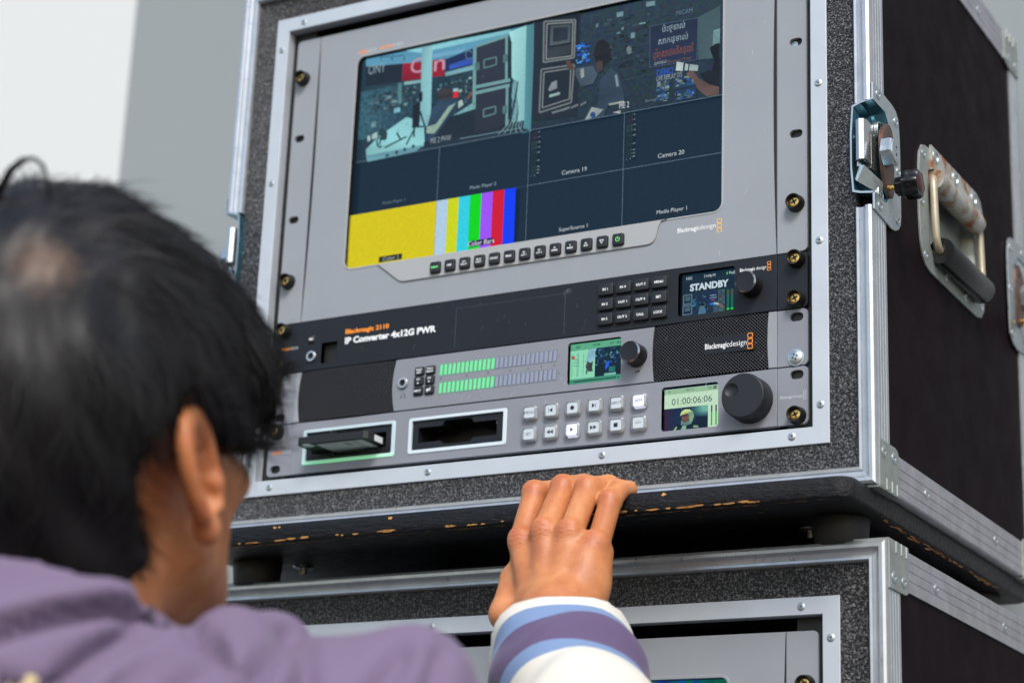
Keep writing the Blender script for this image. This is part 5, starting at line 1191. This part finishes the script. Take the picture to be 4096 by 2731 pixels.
def body_arm(X, Y, Z):
    o = body_sdf(X, Y, Z); return smin(o, cone(X, Y, Z, (97, -110, -150), (110, -140, -200), 23, 26), 12)
bd_ = surf_nets(body_arm, (-300, -720, -1580), (310, YC - 3, ZC - 4), 8.0)
v, f = join_parts([hd, hn, bd_])
me = bpy.data.meshes.new('person'); me.from_pydata((v * MM).tolist(), [], f.tolist()); me.materials.append(M['skin']); me.shade_smooth(); me.update()
import bmesh
bm = bmesh.new(); bm.from_mesh(me)
bound = [e for e in bm.edges if e.is_boundary]
def near(e, ax, val, tol): return all(abs(q.co[ax] / MM - val) < tol for q in e.verts)
for ax, val, tol in ((2, ZC, 16), (1, YC, 14)):
    es = [e for e in bound if e.is_valid and near(e, ax, val, tol)]
    try: bmesh.ops.bridge_loops(bm, edges=es)
    except Exception as ex: print('bridge', ax, ex)
bmesh.ops.recalc_face_normals(bm, faces=bm.faces[:])
for q in bm.faces: q.smooth = True
bm.to_mesh(me); bm.free()
pv_ = np.array([tuple(q.co) for q in me.vertices]) / MM; fl_ = np.zeros(len(pv_))
for nme, (pts, rs) in FING.items():
    for p_, sc, am in ((pts[0], 8.5, .55), (pts[1], 6.5, .5)): fl_ = np.maximum(fl_, am * np.exp(-((np.linalg.norm(pv_ - np.array(p_) - np.array([0, -8, 2]), axis=1)) / sc) ** 2))
fl_ = np.maximum(fl_, .35 * np.exp(-(np.linalg.norm(pv_ - hp(88, -24, -20), axis=1) / 26) ** 2))
at_ = me.attributes.new('flush', 'FLOAT', 'POINT'); at_.data.foreach_set('value', fl_.tolist())
person = bpy.data.objects.new('person', me); COL.objects.link(person)
tag(person, 'person with short black hair in a purple jacket, one hand gripping the case ledge', 'person')

# ---- jacket
def wob(X, Y, Z, s): return np.sin(X * s + 1.7 * np.sin(Z * s * .7)) * np.sin(Y * s * 1.1 + 1.3 * np.sin(X * s * .6)) + .6 * np.sin(Z * s * 1.3 + X * s * .8)
ARMD = (CUFF - EL_R) / np.linalg.norm(CUFF - EL_R); ARML = float(np.linalg.norm(CUFF - EL_R))
COLA = np.array([0.02, .34, 1.0]); COLA /= np.linalg.norm(COLA); COLC = np.array([48, -566, -269.0])
def jacket_sdf(X, Y, Z):
    o = None
    for S_ in (SH_R, SH_L):
        c = cone(X, Y, Z, (40 + (S_[0] - 40) * .30, -562, -300), S_, 62, 67); o = c if o is None else smin(o, c, 30)
    o = smin(o, ellip(X, Y, Z, (38, -560, -480), (195, 128, 250)), 40); o = smin(o, ellip(X, Y, Z, (38, -560, -740), (185, 130, 200)), 40)
    o = smin(o, ellip(X, Y, Z, (30, -598, -368), (140, 82, 92)), 30)
    o = smin(o, chain(X, Y, Z, [SH_R, EL_R], [66, 63], 10), 22)
    o = smin(o, chain(X, Y, Z, [SH_L, EL_L, WR_L], [64, 56, 44], 10), 22)
    q_ = X * .55 + Z * .85 - Y * .25; o = o + 11.0 * (np.abs(np.sin(q_ * .036 + 1.2 * np.sin(X * .011 + Y * .016))) ** .8 - .6) * (.6 + .4 * np.sin(X * .02 - Z * .017)) + 2.4 * wob(X, Y, Z, .03) + .8 * wob(X, Y, Z, .075)
    # crease and bunched ridge at the right shoulder seam
    o = smin(o, chain(X, Y, Z, [(118, -560, -252), (134, -520, -236), (138, -490, -235), (136, -455, -262)], [12, 19, 20, 16], 8), 10)
    o = smax(o, -chain(X, Y, Z, [(100, -590, -262), (115, -545, -238), (118, -505, -240)], [6, 8, 6], 6), 12)
    fo = chain(X, Y, Z, [EL_R, CUFF + ARMD * 12], [58, 50.5], 5)
    s = (X - EL_R[0]) * ARMD[0] + (Y - EL_R[1]) * ARMD[1] + (Z - EL_R[2]) * ARMD[2]
    fo = fo + 2.6 * np.sin(s * .13 + 1.4 * np.sin(X * .06 + Z * .03)) * np.clip((ARML - s) / 14, .1, 1) + 1.6 * wob(X, Y, Z, .055)
    # dark tuck between the two striped bands
    fo = smax(fo, s - ARML + 2.2 * np.sin(X * .11) + 1.2 * np.sin(Z * .17), 3)
    fo = smax(fo, -smax(cone(X, Y, Z, EL_R, CUFF + ARMD * 60, 38, 38), -(s - ARML + 45), 3), 4)
    o = smin(o, fo, 12)
    # stand collar
    dx, dy, dz = X - COLC[0], Y - COLC[1], Z - COLC[2]; t = dx * COLA[0] + dy * COLA[1] + dz * COLA[2]
    r = np.sqrt(np.maximum(dx * dx + dy * dy + dz * dz - t * t, 0))
    cl = np.maximum(np.abs(r - (83 - t * .10)) - 6.0, np.abs(t - 5) - 35)
    o = smax(o, -(np.maximum(r - 74, np.abs(t - 60) - 66)), 4)
    o = smin(o, cl, 3)
    o = o + 5.0 * np.exp(-((t + 23) / 5.0) ** 2) * np.clip((108 - r) / 14, 0, 1)
    o = np.maximum(o, -(Z + 880))
    return o
jv, jf = surf_nets(jacket_sdf, (-290, -725, -885), (306, -85, -130), 4.0)
# creases pressed into the cloth where the photograph shows them
jn = np.zeros_like(jv); jfn = np.cross(jv[jf[:, 2]] - jv[jf[:, 0]], jv[jf[:, 3]] - jv[jf[:, 1]])
for q in range(4): np.add.at(jn, jf[:, q], jfn)
jn /= np.maximum(np.linalg.norm(jn, axis=1, keepdims=True), 1e-9)
if np.mean(np.sum(jn * (jv - np.array([38, -560, -480])), 1)) < 0: jn = -jn
jc = (jv - CC) @ CR.T; ju, jw = 2048 + CF * jc[:, 0] / jc[:, 2], 1365.5 + CF * jc[:, 1] / jc[:, 2]; face_ = (np.sum(jn * (jv - CC), 1) < 0) & (jc[:, 2] < 1260)
def seg_d(pts):
    d = np.full(len(jv), 1e9)
    for a, b_ in zip(pts[:-1], pts[1:]):
        a = np.array(a, float); e_ = np.array(b_, float) - a; t = np.clip(((ju - a[0]) * e_[0] + (jw - a[1]) * e_[1]) / (e_ @ e_), 0, 1); d = np.minimum(d, np.hypot(ju - a[0] - t * e_[0], jw - a[1] - t * e_[1]))
    return d
dis = np.zeros(len(jv))
for pts, dep, sg in (([(-200, 2570), (0, 2523), (216, 2465), (433, 2430), (613, 2440), (721, 2480), (862, 2577)], -13, 36), ([(-200, 2490), (0, 2455), (216, 2400), (433, 2370), (640, 2385)], 6, 55),
                     ([(230, 2760), (288, 2690), (420, 2600), (560, 2520)], -11, 55), ([(330, 2800), (430, 2700), (600, 2600), (700, 2560)], 7, 60), ([(940, 2780), (1010, 2680), (1100, 2600), (1160, 2545)], -13, 50), ([(1230, 2760), (1215, 2660), (1212, 2567)], -9, 42), ([(1090, 2780), (1150, 2680), (1190, 2560)], 7, 45),
                     ([(700, 2760), (800, 2690), (880, 2640)], -8, 48), ([(1500, 2760), (1560, 2680), (1600, 2610)], -8, 50), ([(1720, 2770), (1745, 2680), (1760, 2620)], -6, 45)):
    dis += dep * np.exp(-(seg_d(pts) / sg) ** 2)
jv = jv + jn * (dis * face_)[:, None]
s = (jv - EL_R) @ ARMD; rad = np.linalg.norm(jv - EL_R - s[:, None] * ARMD, axis=1)
inarm = (rad < 88) & (s > 50) & (jv[:, 0] > 20)
m_ = bpy.data.meshes.new('jacket'); m_.from_pydata((jv * MM).tolist(), [], jf.tolist()); m_.materials.append(M['cloth'])
along = np.where(inarm, np.maximum(ARML - s, 0.5), 199.0)
cp_ = (jv - CC) @ CR.T; uu, vv = 2048 + CF * cp_[:, 0] / cp_[:, 2], 1365.5 + CF * cp_[:, 1] / cp_[:, 2]      # cream print low on the back
near_ = (cp_[:, 2] < 1060) & (jv[:, 1] < -560)
along[near_ & (((uu - 60) * .5 + (vv - 2760) > -30) & ((uu - 60) * .5 + (vv - 2760) < 40) & (uu < 145) & (uu > -260) & (vv < 2900))] = 165
ca = m_.attributes.new('along', 'FLOAT', 'POINT'); ca.data.foreach_set('value', along.tolist())
m_.shade_smooth(); m_.update(); jk = bpy.data.objects.new('jacket', m_); COL.objects.link(jk); jk.parent = person
def trou(X, Y, Z):
    o = ellip(X, Y, Z, (38, -560, -840), (172, 118, 90))
    for s_ in (-1, 1): o = smin(o, chain(X, Y, Z, [(s_ * 86 + 38, -560, -870), (s_ * 98 + 38, -537, -1180), (s_ * 98 + 38, -565, -1570)], [96, 70, 58], 20), 30)
    return o
tv, tf = surf_nets(trou, (-290, -720, -1582), (340, -380, -740), 10)
m_ = bpy.data.meshes.new('trousers'); m_.from_pydata((tv * MM).tolist(), [], tf.tolist()); m_.materials.append(M['trousers']); m_.shade_smooth(); m_.update()
o_ = bpy.data.objects.new('trousers', m_); COL.objects.link(o_); o_.parent = person
for s_ in (-1, 1):
    b = MB(); b.tube([(s_ * 98 + 38, -635, -1572), (s_ * 98 + 38, -615, -1566), (s_ * 98 + 38, -545, -1560), (s_ * 104 + 38, -445, -1572), (s_ * 106 + 38, -385, -1582)], [20, 42, 44, 36, 14], 18); b.build('shoe', person, 'shoe', 60)

# ---- hair: a cap of volume plus thousands of strands
def hair_sdf(X, Y, Z):
    o = ellip(X, Y, Z, hp(0, -10, 20), (94, 114, 116), HA)
    o = smin(o, ellip(X, Y, Z, hp(0, 62, 52), (66, 46, 44), HA), 24)           # fringe mass
    o = smin(o, ellip(X, Y, Z, hp(40, 72, 30), (34, 36, 34), HA), 20)
    o = smin(o, ellip(X, Y, Z, hp(0, -62, -62), (58, 34, 46), HA), 22)          # nape
    P = np.tensordot(HA, np.stack([X - H[0], Y - H[1], Z - H[2]], 0), 1)
    # leave face, ears and neck free
    o = smax(o, -(ellip(X, Y, Z, hp(0, 96, -58), (86, 74, 72), HA)), 10)
    for s_ in (-1, 1): o = smax(o, -ellip(X, Y, Z, hp(s_ * 98, -22, -38), (40, 46, 50), HA), 8)
    o = smax(o, -(P[2] + 84 + .10 * np.abs(P[0])), 8)
    o = smax(o, np.where(P[2] < -16, P[1] + 40 + .25 * (P[2] + 40), -60), 6)
    st = np.sin(P[0] * .13 + 1.2 * np.sin(P[2] * .03)) * np.sin(P[1] * .09 + P[2] * .07) * 2.2 + np.sin(P[0] * .5 + 2.2 * np.sin(P[2] * .035 + P[1] * .02)) * .5
    return o + st
hv, hfc = surf_nets(hair_sdf, (H[0] - 125, H[1] - 140, H[2] - 140), (H[0] + 125, H[1] + 130, H[2] + 140), 3.2)
hb = MB(); hb.v = [tuple(p) for p in hv]; hb.f = [list(q) for q in hfc]; hb.m = ['scalp_hair'] * len(hb.f); hb.c = [(1, 1, 1)] * len(hb.f)
rng = np.random.default_rng(3); crown = np.array([.09, -.70, .66]); crown /= np.linalg.norm(crown)
# vertex normals
nr = np.zeros_like(hv); fn_ = np.cross(hv[hfc[:, 2]] - hv[hfc[:, 0]], hv[hfc[:, 3]] - hv[hfc[:, 1]])
for q in range(4): np.add.at(nr, hfc[:, q], fn_)
nr /= np.maximum(np.linalg.norm(nr, axis=1, keepdims=True), 1e-9)
if np.mean(np.sum(nr * (hv - H), 1)) < 0: nr = -nr
hc_ = (hv - CC) @ CR.T; hu_, hv_ = 2048 + CF * hc_[:, 0] / hc_[:, 2], 1365.5 + CF * hc_[:, 1] / hc_[:, 2]
wi = np.argmin(np.hypot(hu_ - 175, hv_ - 1045) + 1e4 * (np.sum(nr * (hv - CC), 1) > 0)); wpos = hv[wi]
thin = np.exp(-(np.linalg.norm(hv - wpos, axis=1) / 19) ** 2)
pick = rng.choice(len(hv), 12000); dw_ = np.linalg.norm(hv[pick] - wpos, axis=1); pick = pick[(dw_ > 34) | ((dw_ > 16) & (rng.random(len(pick)) < .22))][:10500]
crown = HA @ (wpos - H); crown /= np.linalg.norm(crown)
loc = (hv[pick] - H) @ HA.T; nl = nr[pick] @ HA.T
u = loc / np.linalg.norm(loc, axis=1, keepdims=True)
fl = u - (u @ crown)[:, None] * crown; fl /= np.maximum(np.linalg.norm(fl, axis=1, keepdims=True), 1e-6)   # away from the crown
fl = fl + np.array([.25, .0, -.55]); fl -= np.sum(fl * nl, 1)[:, None] * nl; fl /= np.maximum(np.linalg.norm(fl, axis=1, keepdims=True), 1e-6)
L_ = rng.uniform(12, 40, len(pick)) * np.where(loc[:, 2] < -48, .35, 1); side = np.cross(nl, fl); curl = rng.normal(0, .26, len(pick)); lift = rng.uniform(-.02, .2, len(pick))
tt = np.linspace(0, 1, 6)
wd_ = rng.uniform(.18, .5, len(pick))
vs, fs_ = [], []
for i in range(len(pick)):
    p0 = loc[i] - nl[i] * 1.0; pts = [p0 + fl[i] * L_[i] * t + side[i] * curl[i] * L_[i] * t * t + nl[i] * (lift[i] * L_[i] * t - .010 * L_[i] * t * t * L_[i] * .25) for t in tt]
    w = [wd_[i] * x for x in (.7, 1, 1, .9, .6, .15)]; o0 = len(vs)
    for k in range(6):
        a = H + (pts[k] + side[i] * w[k]) @ HA; c = H + (pts[k] + nl[i] * w[k] * .8) @ HA; d = H + (pts[k] - side[i] * w[k]) @ HA; vs += [tuple(a), tuple(c), tuple(d)]
    for k in range(5):
        q = o0 + k * 3; fs_ += [(q, q + 3, q + 4, q + 1), (q + 1, q + 4, q + 5, q + 2)]
hb.add(vs, fs_, mat='hair')
# loose locks: fringe tip, nape wisps, the stray loop on the crown
def lock(pts, r, n=14, spread=6):
    for _ in range(n):
        j = rng.normal(0, spread, 3); e_ = rng.normal(0, spread * .6, 3); m = len(pts)
        hb.tube([np.array(p) + j * (1 - i / m) * .8 + e_ * (i / m) for i, p in enumerate(pts)], [r * (1 - .85 * (i / (m - 1)) ** 2) for i in range(m)], 5, mat='hair')
lock([hp(34, 56, 76), hp(52, 72, 58), hp(64, 80, 34), hp(70, 80, 12), hp(68, 78, -8)], 2.2, 46, 8)
lock([hp(52, 30, 74), hp(74, 44, 50), hp(84, 50, 24), hp(84, 48, 2)], 2.0, 40, 8)
for x in np.linspace(-46, 40, 18): lock([hp(x, -80, -60), hp(x + 1, -79, -74), hp(x + 2, -74, -86 - 6 * rng.random())], 1.5, 3, 3)
lock([(47, -633, -24), (53.1, -633.5, -14.2), (57.3, -633.6, -7.3), (63.4, -631.9, -2.2), (67.9, -629.6, -1.1), (71.4, -626.5, -4.3), (73, -624, -10), (73, -620, -20)], 1.3, 3, 1.0)
hair = hb.build('hair', person, 'hair', 0); ta = hair.data.attributes.new('thin', 'FLOAT', 'POINT'); ta.data.foreach_set('value', np.concatenate([thin, np.zeros(len(hb.v) - len(thin))]).tolist()); hair.data.shade_smooth()
